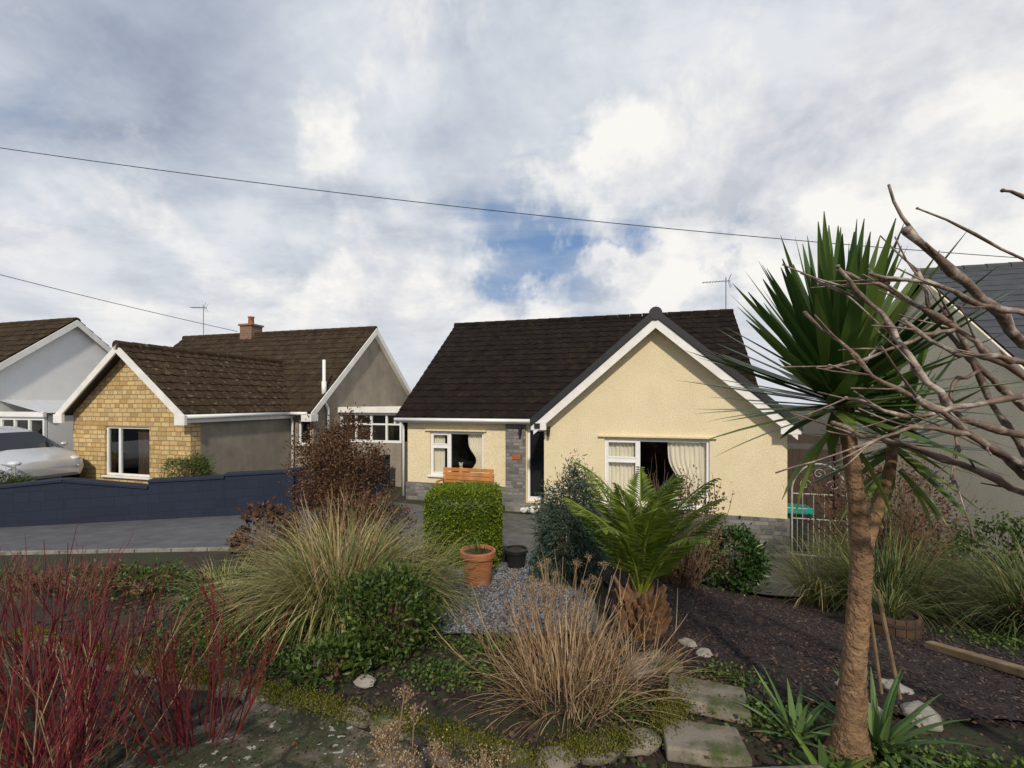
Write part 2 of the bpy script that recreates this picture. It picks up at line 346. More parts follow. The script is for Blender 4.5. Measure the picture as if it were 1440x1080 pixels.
def window(parent,loc,rot,w,h,mull=(),trans=None,curt='both',cm='curtain',sill=True,fr=.06,name='window',label=None):
    e=empty(name,loc,rot,parent)
    if label: e['label']=label
    mb=MB(); y0,y1=.05,.12
    mb.box(0,fr,y0,y1,0,h);mb.box(w-fr,w,y0,y1,0,h);mb.box(fr,w-fr,y0+.002,y1-.002,0,fr);mb.box(fr,w-fr,y0+.002,y1-.002,h-fr,h)
    for x in mull: mb.box(x-.04,x+.04,y0+.001,y1-.001,fr,h-fr)
    if trans:
        for x0,x1,z in trans: mb.box(x0,x1,y0-.004,y1-.006,z-.035,z+.035)
        for x0,x1,z in trans:
            for q0,q1 in ((fr,z-.035),(z+.035,h-fr)):
                mb.box(x0,x0+.035,y0-.015,y0+.03,q0,q1);mb.box(x1-.035,x1,y0-.015,y0+.03,q0,q1);mb.box(x0+.035,x1-.035,y0-.014,y0+.03,q0,q0+.035);mb.box(x0+.035,x1-.035,y0-.014,y0+.03,q1-.035,q1)
    mb.build('frame',M['white'],e,bevel=.006)
    MB().add([(fr,.09,fr),(w-fr,.09,fr),(w-fr,.09,h-fr),(fr,.09,h-fr)],[(0,1,2,3)]).build('glass',M['glass'],e)
    if sill: MB().prism([(-.06,-.05),(w+.06,-.05),(w+.06,-.003),(-.06,-.003)],-.07,.05).build('sill',M['white'],e,bevel=.008)
    def cur(x0,x1,tie=0):
        mb=MB();n=60;nz=14;P=[]
        for k in range(nz+1):
            q=k/nz; sq=1-tie*math.exp(-((q-.35)/.22)**2)*.55
            for i in range(n+1):
                t=i/n; xx=x0+(x1-x0)*t*sq
                if tie and x0>w/2: xx=x1-(x1-x0)*(1-t)*sq
                P.append((xx,.185+.022*math.sin(t*50)+.01*math.sin(t*17+k*.3),h*q*.98+.01))
        F=[(k*(n+1)+i,k*(n+1)+i+1,(k+1)*(n+1)+i+1,(k+1)*(n+1)+i) for k in range(nz) for i in range(n)]
        mb.add(P,F); mb.build('curtain',M[cm],e,smooth=True)
    if curt=='both': cur(.02,w*.24,0);cur(w*.68,w*.98,.9)
    elif curt=='right': cur(w*.6,w*.98,0)
    elif curt=='wide': cur(.02,w*.33,0);cur(w*.62,w*.98,.5)
    return e
def lipslab(mb,P0,A,La,S,Ls,th=.07):
    P0=np.array(P0,float);A=np.array(A,float);S=np.array(S,float);S/=np.linalg.norm(S);N=np.cross(A,S)
    P=[P0,P0+A*La,P0+A*La+S*Ls,P0+S*Ls]; P=[q-N*.016 for q in P]+[q-N*(.016+th) for q in P]
    mb.add(P,[(0,1,2,3),(7,6,5,4),(0,4,5,1),(1,5,6,2),(2,6,7,3),(3,7,4,0)],1)

YAW=R(-16)
# ================================================================== MAIN BUNGALOW
H=empty('bungalow',(.81,11.50,0),YAW,label='cream rendered bungalow with dark tiled roof and white bargeboards',category='house')
mb=MB(); wallf(mb,0,5.45,0,-.3,3.12,[(1.5,3.87,1.1,2.66)],gable=(2.68,5.42))
wallf(mb,-4.5,0,1.2,0,3.1,[(-3.75,-2.05,1.35,2.65),(-.74,-.02,.75,2.8)])
mb.box(0,.28,.28,1.2,-.3,3.12); mb.box(5.17,5.45,.28,4.3,-.3,3.15)
mb.box(-4.5,-4.22,1.48,9.6,0,3.1); mb.box(4.95,5.168,4.3,9.6,-.3,3.1); mb.box(-4.22,4.95,9.35,9.6,0,3.1)
mb.prism([(1.2,3.1),(9.6,3.1),(5.49,6.38)],-4.5,-4.25,'x'); mb.prism([(1.2,3.1),(9.6,3.1),(5.49,6.38)],4.93,5.16,'x')
mb.build('wall',M['cream'],H)
MB().box(-4.2,5.1,3.6,3.7,0,3.0).build('partition',M['room'],H)
mb=MB(); mb.box(-.04,5.49,-.04,-.002,-.3,.98); mb.box(5.452,5.49,-.002,4,-.3,.98); mb.build('stone_plinth',M['greystone'],H)
mb=MB(); mb.box(-4.54,-1.36,1.16,1.198,0,1.12);mb.box(-1.36,-.78,1.13,1.198,0,3.02)
mb.build('stone_cladding',M['greystone'],H)
MB().box(1.35,4.02,-.07,-.003,2.70,2.745).build('lintel_ledge',M['cream'],H,bevel=.006)
MB().box(-3.9,-1.95,1.13,1.197,2.68,2.725).build('lintel_ledge',M['cream'],H,bevel=.006)
sw=math.hypot(2.88,2.51)
mb=MB()
for (P0,A,La,S,Ls) in [((-4.77,.9,3.08),(1,0,0),10.1,(0,4.59,3.49),math.hypot(4.59,3.49)),
                       ((5.33,10.08,3.08),(-1,0,0),10.1,(0,-4.59,3.49),math.hypot(4.59,3.49)),
                       ((-.2,4.2,3.08),(0,-1,0),4.5,(2.88,0,2.51),sw),((5.56,-.3,3.08),(0,1,0),4.5,(-2.88,0,2.51),sw)]:
    tiles(mb,P0,A,La,S,Ls); lipslab(mb,P0,A,La,S,Ls)
ridge(mb,(-4.77,5.49,6.6),(5.33,5.49,6.6)); ridge(mb,(2.68,-.36,5.62),(2.68,4.2,5.62))
mb.build('roof',[M['rooftile'],M['black']],H,smooth=False)
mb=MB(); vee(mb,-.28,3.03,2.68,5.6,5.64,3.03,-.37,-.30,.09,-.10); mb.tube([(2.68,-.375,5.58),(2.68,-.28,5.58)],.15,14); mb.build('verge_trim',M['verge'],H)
mb=MB(); vee(mb,-.2,3.03,2.68,5.54,5.56,3.03,-.33,-.295,-.05,-.29); vee(mb,.0,3.2,2.68,5.54,5.45,3.2,-.294,-.002,-.19,-.215)
mb.box(-.26,.12,-.34,-.295,2.86,3.06); mb.box(5.24,5.62,-.34,-.295,2.86,3.06); mb.build('bargeboard',M['barge'],H)
for x0,x1 in ((-4.79,-4.75),(5.31,5.35)):
    mb=MB(); vee(mb,.9,3.05,5.49,6.55,10.08,3.05,x0,x1,.0,-.2,'x'); mb.build('bargeboard',M['barge'],H)
mb=MB(); mb.box(-4.77,-.2,.96,.98,2.93,3.06); mb.box(-4.75,-.2,.98,1.198,2.93,2.95); mb.build('fascia',M['barge'],H)
mb=MB(); mb.tube([(-4.77,.9,3.02),(-.22,.9,3.02)],.055,10); mb.build('gutter',M['white'],H,smooth=True)
mb=MB(); mb.tube([(-4.6,.92,2.98),(-4.6,1.1,2.8),(-4.6,1.12,2.7),(-4.6,1.12,.7)],.035,8); mb.build('downpipe',M['white'],H,smooth=True)
window(H,(1.5,0,1.1),0,2.37,1.56,(.80,),[(.06,.76,1.05)],'wide',label='white framed window with cream curtains and casement')
window(H,(-3.75,1.2,1.35),0,1.70,1.30,(.62,),[(.06,.58,.88)],'both')
D=empty('door',(-.74,1.2,.75),0,H)
mb=MB(); mb.box(0,.07,.05,.12,0,2.05);mb.box(.65,.72,.05,.12,0,2.05);mb.box(.07,.65,.051,.119,1.97,2.05);mb.box(.07,.65,.051,.119,0,.12); mb.build('frame',M['white'],D,bevel=.006)
MB().box(.07,.65,.08,.1,.12,1.97).build('door_panel',M['cardark'],D)
mb=MB(); mb.tube([(.58,.03,.95),(.58,.03,1.15)],.012,6);mb.build('handle',M['metal'],D)
MB().box(-1.2,-.0,.55,1.12,.35,.72).build('doorstep',M['concrete'],H,bevel=.01)
mb=MB(); mb.blob((-2.85,1.45,1.50),(.08,.07,.11),12,jit=.03);mb.blob((-2.85,1.44,1.65),(.06,.055,.06),12,jit=.03);mb.blob((-2.895,1.44,1.71),(.025,.02,.03),8);mb.blob((-2.805,1.44,1.71),(.025,.02,.03),8)
X=math.cos(YAW);Sn=math.sin(YAW)
def HW(a,b,z): return (.81+X*a-Sn*b, 11.5+Sn*a+X*b, z)
mb.build('plush_toy',M['cloth'],loc=(.81,11.5,0),rot=YAW,smooth=True,label='small white plush toy on the window ledge',category='toy')
for a,b,z in ((-.9,1.13,2.75),(.13,0,2.83)):
    L=empty('wall_lamp',(a,b,z),0,H)
    mb=MB(); mb.box(-.03,.03,-.02,-.001,-.02,.1); mb.tube([(0,-.02,.06),(0,-.1,.1),(0,-.12,.05)],.01,6); mb.lathe([(.02,.06),(.055,.03),(.06,.01),(.02,.0)],(0,-.12,0),10); mb.lathe([(.04,-.14),(.045,0)],(0,-.12,0),6); mb.build('lantern',M['black'],L)
mb=MB(); mb.box(-1.16,-.92,1.105,1.129,1.92,2.06); mb.build('address_plaque',M['plaque'],H,bevel=.004)
mb=MB(); mb.box(-.17,-.03,-.375,-.341,2.9,3.02); mb.build('number_plate',M['black'],H)
def aerial(name,parent,loc,rot,hh,big=1):
    e=empty(name,loc,rot,parent); mb=MB(); mb.tube([(0,0,-.4),(0,0,hh)],.018,6); mb.build('mast',M['metal'],e)
    mb=MB(); mb.tube([(-.75*big,0,hh-.12),(.15,0,hh-.12)],.012,5)
    for i in range(8): x=-.7*big+i*.1*big; mb.tube([(x,-.17,hh-.12),(x,.17,hh-.12)],.006,4)
    for s in (-1,1): mb.tube([(.08,s*.05,hh-.12),(.16,s*.1,hh+.1)],.008,4);mb.tube([(.08,s*.05,hh-.12),(.16,s*.1,hh-.34)],.008,4)
    mb.build('antenna',M['metal'],e)
aerial('television_aerial',H,(5.1,5.5,6.6),0,1.15)

B=empty('garden_bench',HW(-3.2,.45,.66),YAW,label='brown slatted wooden bench against the cream wall',category='bench')
mb=MB()
for i in range(4): mb.box(0,1.55,i*.11,i*.11+.09,.42,.445)
mb.build('seat',M['benchwood'],B,bevel=.005)
mb=MB()
for i in range(4): mb.box(0,1.55,.45+i*.012,.475+i*.012,.52+i*.12,.62+i*.12)
for x in (.05,1.44): mb.box(x,x+.06,.476,.52,.44,.98)
mb.build('backrest',M['benchwood'],B,bevel=.005)
for x in (0.04,1.45):
    for y in (.02,.40): MB().box(x,x+.06,y,y+.06,-.05,.418).build('leg',M['benchwood'],B)
for x in (0,1.49): MB().box(x,x+.06,-.02,.44,.62,.66).box(x,x+.06,-.02,.04,.447,.62).build('armrest',M['benchwood'],B)
for k,(a,b,r) in enumerate(((-.35,.30,.12),(-.62,.32,.09))):
    p=HW(a,b,0); z=float(g(p[0],p[1]))+.02
    mb=MB(); mb.blob((0,0,r*.8),(r*1.2,r,r*.85),12,jit=.08,seed=k); mb.blob((r*1.1,0,r*1.4),(r*.5,r*.45,r*.45),10,jit=.08,seed=k+5)
    mb.build('garden_ornament',M['cloth'],loc=(p[0],p[1],z),rot=YAW,smooth=True,label='small pale stone ornament beside the door step',category='ornament',group='ornaments by the step')

# ================================================================== LEFT NEIGHBOUR
N=empty('neighbour_bungalow',(-6.75,15.0,0),YAW,label='bungalow with yellow stone gable and lichen covered brown roof',category='house')
mb=MB(); wallf(mb,-5.27,-.83,-3.36,0,3.25,[(-3.99,-2.29,1.48,2.86)],gable=(-3.05,5.02)); mb.build('stone_front_wall',M['yellowstone'],N)
mb=MB(); mb.box(-1.08,-.832,-3.08,.3,0,3.22);mb.box(-5.27,-5.0,-3.08,.3,0,3.22)
wallf(mb,-10,-0,.3,0,3.2,[(-.62,-.12,2.1,2.95)]); mb.box(-.26,-.002,.58,7.4,0,3.2); mb.box(-10,-9.7,.58,7.4,0,3.2); mb.box(-9.7,-.26,7.1,7.4,0,3.2)
mb.prism([(.3,3.2),(7.4,3.2),(3.83,6.4)],-.26,-.002,'x'); mb.prism([(.3,3.2),(7.4,3.2),(3.83,6.4)],-10,-9.75,'x')
mb.build('wall',M['greyrender'],N)
MB().box(-5,-1.1,-.9,-.8,0,3.1).build('partition',M['room'],N)
mb=MB()
for (P0,A,La,S,Ls) in [((-10.15,0,3.2),(1,0,0),10.3,(0,3.83,3.36),math.hypot(3.83,3.36)),((.15,7.66,3.2),(-1,0,0),10.3,(0,-3.83,3.36),math.hypot(3.83,3.36))]:
    tiles(mb,P0,A,La,S,Ls);lipslab(mb,P0,A,La,S,Ls)
ridge(mb,(-10.15,3.83,6.58),(.15,3.83,6.58)); mb.build('main_roof',[M['browntile2'],M['black']],N)
mb=MB(); swl=math.hypot(2.37,1.89)
for (P0,A,La,S,Ls) in [((-5.42,2.3,3.22),(0,-1,0),5.95,(2.37,0,1.89),swl),((-.68,-3.65,3.22),(0,1,0),5.95,(-2.37,0,1.89),swl)]:
    tiles(mb,P0,A,La,S,Ls);lipslab(mb,P0,A,La,S,Ls)
ridge(mb,(-3.05,-3.7,5.13),(-3.05,2.3,5.13)); mb.build('wing_roof',[M['browntile'],M['black']],N)
mb=MB(); vee(mb,-5.45,3.2,-3.05,5.1,-.65,3.2,-3.7,-3.655,.0,-.22); mb.box(-.95,-.6,-3.71,-3.64,2.95,3.2);mb.box(-5.5,-5.15,-3.71,-3.64,2.95,3.2); mb.build('bargeboard',M['barge'],N)
mb=MB(); vee(mb,.0,3.17,3.83,6.53,7.66,3.17,.151,.19,.03,-.22,'x'); vee(mb,.35,3.35,3.83,6.4,7.3,3.35,.0,.15,-.06,-.08,'x')
mb.box(-.2,.2,-.05,.28,2.9,3.14); mb.build('bargeboard',M['barge'],N)
mb=MB(); mb.tube([(-.66,-3.65,3.16),(-.66,.0,3.16)],.055,8);mb.tube([(-.66,-.02,3.16),(.0,-.02,3.16)],.055,8); mb.build('gutter',M['white'],N,smooth=True)
mb=MB(); mb.box(-.83,-.7,-3.6,.25,3.0,3.12); mb.build('fascia',M['barge'],N)
mb=MB(); mb.tube([(-.75,.1,3.1),(-.75,.18,2.9),(-.75,.2,.6)],.04,8); mb.build('downpipe',M['white'],N,smooth=True)
mb=MB(); mb.tube([(.06,.75,5.0),(.06,.75,3.6),(.06,.95,3.3),(.06,1.0,2.6)],.055,8);mb.tube([(.06,.75,3.7),(.06,.75,4.25)],.08,8); mb.build('waste_pipe',M['white'],N,smooth=True)
window(N,(-3.99,-3.36,1.48),0,1.70,1.38,(.5,),None,'right','browncurtain')
window(N,(-.62,.3,2.1),0,.5,.85,(),None,None)
C=empty('chimney',(-6.24,3.83,6.3),0,N)
mb=MB(); mb.box(-.32,.32,-.3,.3,-.3,.62);mb.box(-.37,.37,-.35,.35,.62,.70); mb.build('stack',M['brick'],C)
mb=MB(); mb.lathe([(.13,.7),(.11,1.0),(.14,1.02),(.14,1.06),(.09,1.06)],n=14); mb.build('chimney_pot',M['terracotta'],C,smooth=True)
aerial('television_aerial',N,(-9.0,3.83,6.55),.3,1.5,.8)
P=empty('side_porch',(0.002,1.7,0),0,N)
wb=MB(); wb.box(0,2.5,0,.1,0,2.1);wb.box(2.4,2.5,.1,3.8,0,2.1); wb.build('low_wall',M['greyrender'],P)
mb=MB()
for x in (0.0,.62,1.24,1.86,2.42): mb.box(x,x+.07,.02,.09,2.1,3.15)
mb.box(.07,2.42,.021,.089,2.1,2.18);mb.box(.07,2.42,.021,.089,3.07,3.15);mb.box(.07,2.42,.021,.089,2.72,2.78)
mb.build('frame',M['white'],P); MB().box(.07,2.42,.05,.055,2.18,3.07).build('glass',M['glass'],P)
MB().box(-.0,2.65,-.15,3.9,3.16,3.36).build('flat_roof',M['barge'],P,bevel=.01)
MB().box(.1,2.3,1.9,2.0,0,3.1).build('partition',M['room'],P)

# ================================================================== FAR LEFT HOUSE
K=empty('white_bungalow',(-15.3,15.9,0),YAW,label='white rendered bungalow with brown roof and glazed porch',category='house')
mb=MB(); mb.box(-9,-.0,-3.9,-3.6,0,3.05);mb.box(-.3,0,-3.6,4,0,3.05); mb.prism([(-3.9,3.05),(4,3.05),(0,6.25)],-.3,0,'x'); mb.build('wall',M['whiterender'],K)
mb=MB(); s3=math.hypot(4.2,3.55)
for (P0,A,La,S,Ls) in [((-9,-4.2,2.88),(1,0,0),9.15,(0,4.2,3.55),s3),((.15,4.2,2.88),(-1,0,0),9.15,(0,-4.2,3.55),s3)]:
    tiles(mb,P0,A,La,S,Ls);lipslab(mb,P0,A,La,S,Ls)
ridge(mb,(-9,0,6.42),(.15,0,6.42)); mb.build('roof',[M['browntile2'],M['black']],K)
mb=MB(); vee(mb,-4.2,2.85,0,6.38,4.2,2.85,.152,.19,.02,-.2,'x'); mb.build('bargeboard',M['barge'],K)
P=empty('glazed_porch',(.002,-1.9,0),0,K)
mb=MB()
for x in (0.0,.62,1.28,1.93): mb.box(x,x+.07,0,.07,1.5,3.1)
mb.box(.07,1.93,.001,.069,1.5,1.6);mb.box(.07,1.93,.001,.069,3.0,3.1)
mb.box(-.0,2.1,-.08,-.0,3.1,3.25); mb.build('frame',M['white'],P)
MB().box(.07,1.93,.03,.035,1.6,3.0).build('glass',M['glass'],P)
mb=MB(); mb.add([(0,-.1,3.62),(2.1,-.1,3.22),(2.1,2.6,3.22),(0,2.6,3.62)],[(0,1,2,3)])
mb.build('canopy',M['lampglass'],P)
mb=MB(); mb.box(-.0,2.0,-.02,.1,0,1.498);mb.box(1.9,2.0,.1,2.5,0,3.15); mb.build('low_wall',M['whiterender'],P)
MB().box(.02,1.88,1.2,1.3,0,3.0).build('partition',M['curtain'],P)

# ================================================================== RIGHT NEIGHBOUR
Q=empty('slate_roofed_house',(9.56,10.55,0),YAW,label='pale cream house with dark slate roof',category='house')
mb=MB(); mb.box(0,.3,-4.0,3.6,-.4,3.5);mb.box(.3,9,-4.0,-3.7,-.4,3.4);mb.box(.3,9,3.3,3.6,-.4,3.4); mb.prism([(-4.0,3.5),(3.6,3.5),(0,6.42)],0,.3,'x'); mb.build('wall',M['cream2'],Q)
mb=MB(); s4=math.hypot(4.2,3.3)
for (P0,A,La,S,Ls) in [((-.15,-4.2,3.3),(1,0,0),9.3,(0,4.2,3.3),s4),((9.15,4.2,3.3),(-1,0,0),9.3,(0,-4.2,3.3),s4)]:
    tiles(mb,P0,A,La,S,Ls,course=.24,wave=.3,flat=True,lip=.012);lipslab(mb,P0,A,La,S,Ls)
ridge(mb,(-.15,0,6.6),(9.15,0,6.6),.1); mb.build('roof',[M['slate'],M['black']],Q)
mb=MB(); vee(mb,-4.2,3.27,0,6.57,4.2,3.27,-.19,-.152,-.0,-.18,'x'); mb.build('bargeboard',M['cream2'],Q)

# ================================================================== WALLS / GATE
def segwall(name,p0,p1,tops,label,mat,t=.2,z0=.2):
    p0=Vector(p0);p1=Vector(p1);d=p1-p0;L=d.length;ang=math.atan2(d.y,d.x)
    e=empty(name,(p0.x,p0.y,0),ang,label=label,category='wall'); mb=MB();mc=MB();n=len(tops)
    for i,(h0,h1) in enumerate(tops):
        a,b=L*i/n,L*(i+1)/n
        mb.prism([(a,z0),(b-.002,z0),(b-.002,h1),(a,h0)],0,t)
        mc.prism([(a-.01,h0+.002),(b-.015,h1+.002),(b-.015,h1+.07),(a-.01,h0+.07)],-.03,t+.03)
    mb.build('wall_panel',mat,e); mc.build('coping',mat,e,bevel=.01); return e
segwall('blue_block_wall',(-17.5,7.4),(-5.8,12.1),[(1.60,1.60),(1.60,1.60),(1.58,1.58),(1.60,1.60),(1.62,1.72),(1.72,1.45),(1.60,1.60),(1.66,1.66)],'dark blue painted concrete block wall beside the driveway',M['blueblock'],t=.3)
segwall('boundary_wall',(-5.75,12.15),(-4.1,15.3),[(1.7,1.7),(1.7,1.7)],'dark blue block wall running back between the bungalows',M['blueblock'])
segwall('side_boundary_wall',(8.9,6.2),(9.6,9.6),[(1.1,1.1)],'low pale rendered boundary wall',M['cream2'],z0=-.2)
def kerb(p0,p1,mat=M['concrete'],w=.1,h=.07,name='driveway_kerb'):
    p0=Vector(p0);p1=Vector(p1);d=(p1-p0);L=d.length;n=int(L/.6)+1;dn=d.normalized();s=Vector((-dn.y,dn.x))*w; mb=MB()
    for i in range(n):
        a=p0+d*(i/n)+dn*.006; b=p0+d*((i+1)/n)-dn*.006; q=[a,b,b+s,a+s]
        vs=[(v.x,v.y,float(g(v.x,v.y))-.1) for v in q]+[(v.x,v.y,float(g(v.x,v.y))+h) for v in q]
        mb.add(vs,[(0,3,2,1),(4,5,6,7),(0,1,5,4),(1,2,6,5),(2,3,7,6),(3,0,4,7)])
    mb.build(name,mat,kind='structure',bevel=.008)
kerb((-14,6.95),(-4.15,8.05),h=.045); kerb((-4.15,8.05),(-1.2,7.75)); kerb((-.95,3.9),(-.92,7.6),M['concretedark'],.08,.05,'gravel_edging')
kerb((.78,3.9),(1.05,6.5),M['concretedark'],.08,.05,'gravel_edging')
mb=MB()
EDGE=[(-4.2,3.9),(-3.0,3.4),(-1.75,2.95),(-.8,2.6),(.1,2.22),(.8,2.45),(1.15,3.0)]
k=0
for (a,b) in zip(EDGE[:-1],EDGE[1:]):
    a=Vector(a);b=Vector(b);n=max(2,int((b-a).length/.24))
    for i in range(n):
        c=a+(b-a)*((i+.5)/n); L=(b-a).length/n*.52; ang=math.atan2((b-a).y,(b-a).x); k+=1
        z=float(g(c.x,c.y)); q=MB().blob((0,0,0),(L,.075,.05),12,jit=.12,seed=k)
        for j,v in enumerate(q.v):
            x_,y_=v[0]*math.cos(ang)-v[1]*math.sin(ang),v[0]*math.sin(ang)+v[1]*math.cos(ang); q.v[j]=(c.x+x_,c.y+y_,z+.02+v[2])
        mb.add(q.v,q.f)
mb.build('stone_edging',M['slab'],kind='structure',smooth=True)

G=empty('garden_gate',HW(5.58,.15,.02),YAW,label='pale wrought iron gate with scrolled arch top beside the bungalow',category='gate')
mb=MB(); w=1.05
for x in (0,w): mb.tube([(x,0,0),(x,0,1.55)],.02,6)
mb.tube([(w/2+w/2*math.cos(t),0,1.55+.62*math.sin(t)) for t in np.linspace(0,math.pi,20)],.018,6)
for z in (.15,.95,1.5): mb.tube([(0,0,z),(w,0,z)],.014,6)
mb.build('frame',M['iron'],G)
mb=MB()
for i in range(1,10):
    x=w*i/10; mb.tube([(x,0,.15),(x,0,.95)],.008,5)
for i in (2,4,6,8):
    x=w*i/10; mb.tube([(x,0,.95),(x,0,1.5)],.008,5)
def spiral(cx,cz,r,s):
    mb.tube([(cx+s*r*(1-t/9)*math.cos(t),0,cz+r*(1-t/9)*math.sin(t)) for t in np.linspace(0,8,30)],.007,5)
for cx,cz,r,s in ((.25,1.7,.13,1),(.80,1.7,.13,-1),(.525,1.95,.12,1)): spiral(cx,cz,r,s)
mb.build('scrollwork',M['iron'],G)
F_=empty('timber_side_screen',HW(5.6,1.9,0),YAW,label='dark timber screen with overhead beam behind the iron gate',category='fence')
mb=MB()
for i in range(9): mb.box(i*.16,i*.16+.15,0,.025,0,2.35)
mb.build('boards',M['darkwood'],F_)
mb=MB(); mb.box(-.05,.06,-.1,-.002,0,2.75);mb.box(1.4,1.5,-.1,-.002,0,2.75);mb.box(-.1,1.6,-.14,-.102,2.5,2.75);mb.build('post',M['darkwood'],F_)
p=HW(5.95,1.2,0); e=empty('storage_bin',(p[0],p[1],.02),YAW,label='teal plastic storage bin behind the gate',category='bin')
MB().prism([(-.22,0),(.22,0),(.27,.85),(-.27,.85)],-.2,.2).build('body',M['black'],e,bevel=.02); MB().box(-.3,.3,-.24,.24,.852,1.02).build('lid',M['teal'],e,bevel=.02)

# ================================================================== CAR
car=empty('parked_car',(-13.95,12.40,float(g(-14.3,12.3))+.03),YAW,label='silver hatchback car parked on the drive',category='car')
st=[(2.02,.30,.50,.54,.60,.40),(1.97,.22,.62,.66,.76,.6),(1.6,.2,.76,.82,.85,.7),(1.15,.2,.86,.92,.87,.66),(1.10,.2,.87,.94,.87,.66),(.40,.2,.90,1.36,.88,.60),(-.4,.2,.92,1.50,.88,.62),(-1.1,.2,.95,1.46,.88,.60),(-1.6,.2,.98,1.30,.86,.58),(-1.9,.22,.98,1.04,.82,.62),(-2.0,.34,.7,.74,.72,.55)]
def ring(s):
    x,lo,be,ro,wb,wr=s
    h=[(x,-wb*.9,lo),(x,-wb,lo+.2),(x,-wb,(lo+be)/2+.05),(x,-wb*.97,be),(x,-wr,ro-.03),(x,-wr*.6,ro+.015)]
    return h+[(a,-b,c) for a,b,c in h[::-1]]
rs=[ring(s) for s in st]; nr=12; mb=MB()
mb.add([p for r in rs for p in r],[(i*nr+j,(i+1)*nr+j,(i+1)*nr+(j+1)%nr,i*nr+(j+1)%nr) for i in range(len(rs)-1) for j in range(nr)]+[tuple(range(nr)),tuple((len(rs)-1)*nr+j for j in range(nr-1,-1,-1))])
for x in (1.3,-1.25):
    for s_ in (-1,1): mb.tube([(x+.36*math.cos(t),s_*.885,.31+.36*math.sin(t)) for t in np.linspace(.1,math.pi-.1,14)],.02,6)
mb.build('body',M['carpaint'],car,bevel=.03,smooth=True)
for x in (1.3,-1.25):
    for s_ in (-1,1):
        q=MB().lathe([(0,-.004),(.35,-.004),(.35,.004),(0,.004)],n=28); q.v=[(a+x,c+s_*.888,b+.31) for a,b,c in q.v]; q.build('wheel_arch',M['tyre'],car)
def lerp(a,b,t): return tuple(x+(y-x)*t for x,y in zip(a,b))
def pane(i0,i1,j0,j1,out,name,ins=.1):
    q=[rs[i0][j0],rs[i1][j0],rs[i1][j1],rs[i0][j1]]; c=tuple(sum(v[k] for v in q)/4 for k in range(3))
    q=[lerp(v,c,ins) for v in q]; q=[tuple(a+b for a,b in zip(v,out)) for v in q]
    MB().add(q,[(0,1,2,3)]).build(name,M['cardark'],car)
for s_,(j0,j1) in ((-1,(3,4)),(1,(8,7))):
    for i in (4,5,6,7): pane(i,i+1,j0,j1,(0,s_*.012,.006),'side_window',.09)
def quad(vs,name): MB().add(vs,[(0,1,2,3)]).build(name,M['cardark'],car)
quad([(1.10,-.60,.965),(1.10,.60,.965),(.46,.54,1.375),(.46,-.54,1.375)],'windscreen'); quad([(-1.62,.52,1.33),(-1.62,-.52,1.33),(-1.93,-.56,1.06),(-1.93,.56,1.06)],'rear_window')
for x in (1.3,-1.25):
    for y,s_ in ((-.84,-1),(.84,1)):
        W=empty('wheel',(x,y,.31),0,car)
        q=MB().lathe([(.2,-.1),(.3,-.1),(.315,-.06),(.315,.06),(.3,.1),(.2,.1)],n=28); q.v=[(a,c,b) for a,b,c in q.v]; q.build('tyre',M['tyre'],W,smooth=True)
        mb=MB()
        for kx in range(5):
            t=kx*2*math.pi/5; mb.tube([(0,s_*.09,0),(.2*math.cos(t),s_*.09,.2*math.sin(t))],[.035,.02],6)
        q=MB().lathe([(.17,-.09),(.21,-.1),(.21,.1),(.17,.09)],n=24); mb.add([(a,c,b) for a,b,c in q.v],q.f); mb.build('rim',M['alloy'],W)
for s_ in (-1,1):
    MB().blob((1.82,s_*.62,.66),(.17,.13,.07),12,jit=0).build('headlight',M['lampglass'],car,smooth=True)
    MB().blob((-1.9,s_*.7,.85),(.08,.08,.13),12,jit=0).build('tail_light',M['red'],car,smooth=True)
    MB().blob((.85,s_*.95,1.0),(.07,.09,.06),10,jit=0).build('mirror',M['carpaint'],car,smooth=True)
E=empty('metal_handrail',(-11.9,10.9,float(g(-11.9,10.9))),YAW,label='thin white metal handrail beside the neighbouring drive',category='railing')
mb=MB(); mb.tube([(0,0,0),(0,0,.6),(-1.6,.2,.6),(-1.6,.2,0)],.02,6);mb.tube([(-.8,.1,0),(-.8,.1,.6)],.015,6); mb.build('rail',M['iron'],E)

def cable(p0,p1,sag,label):
    mb=MB(); p0=Vector(p0);p1=Vector(p1); mb.tube([p0+(p1-p0)*t-Vector((0,0,sag*4*t*(1-t))) for t in np.linspace(0,1,40)],.012,5)
    mb.build('overhead_cable',M['black'],label=label,category='cable',group='overhead cables')
cable((-20,14,12.0),(19,14,7.75),.45,'thin black cable spanning high above the bungalow')
cable((-20,13.2,8.6),(-12.3,20.4,6.7),.1,'thin black service cable running to the neighbouring roof')

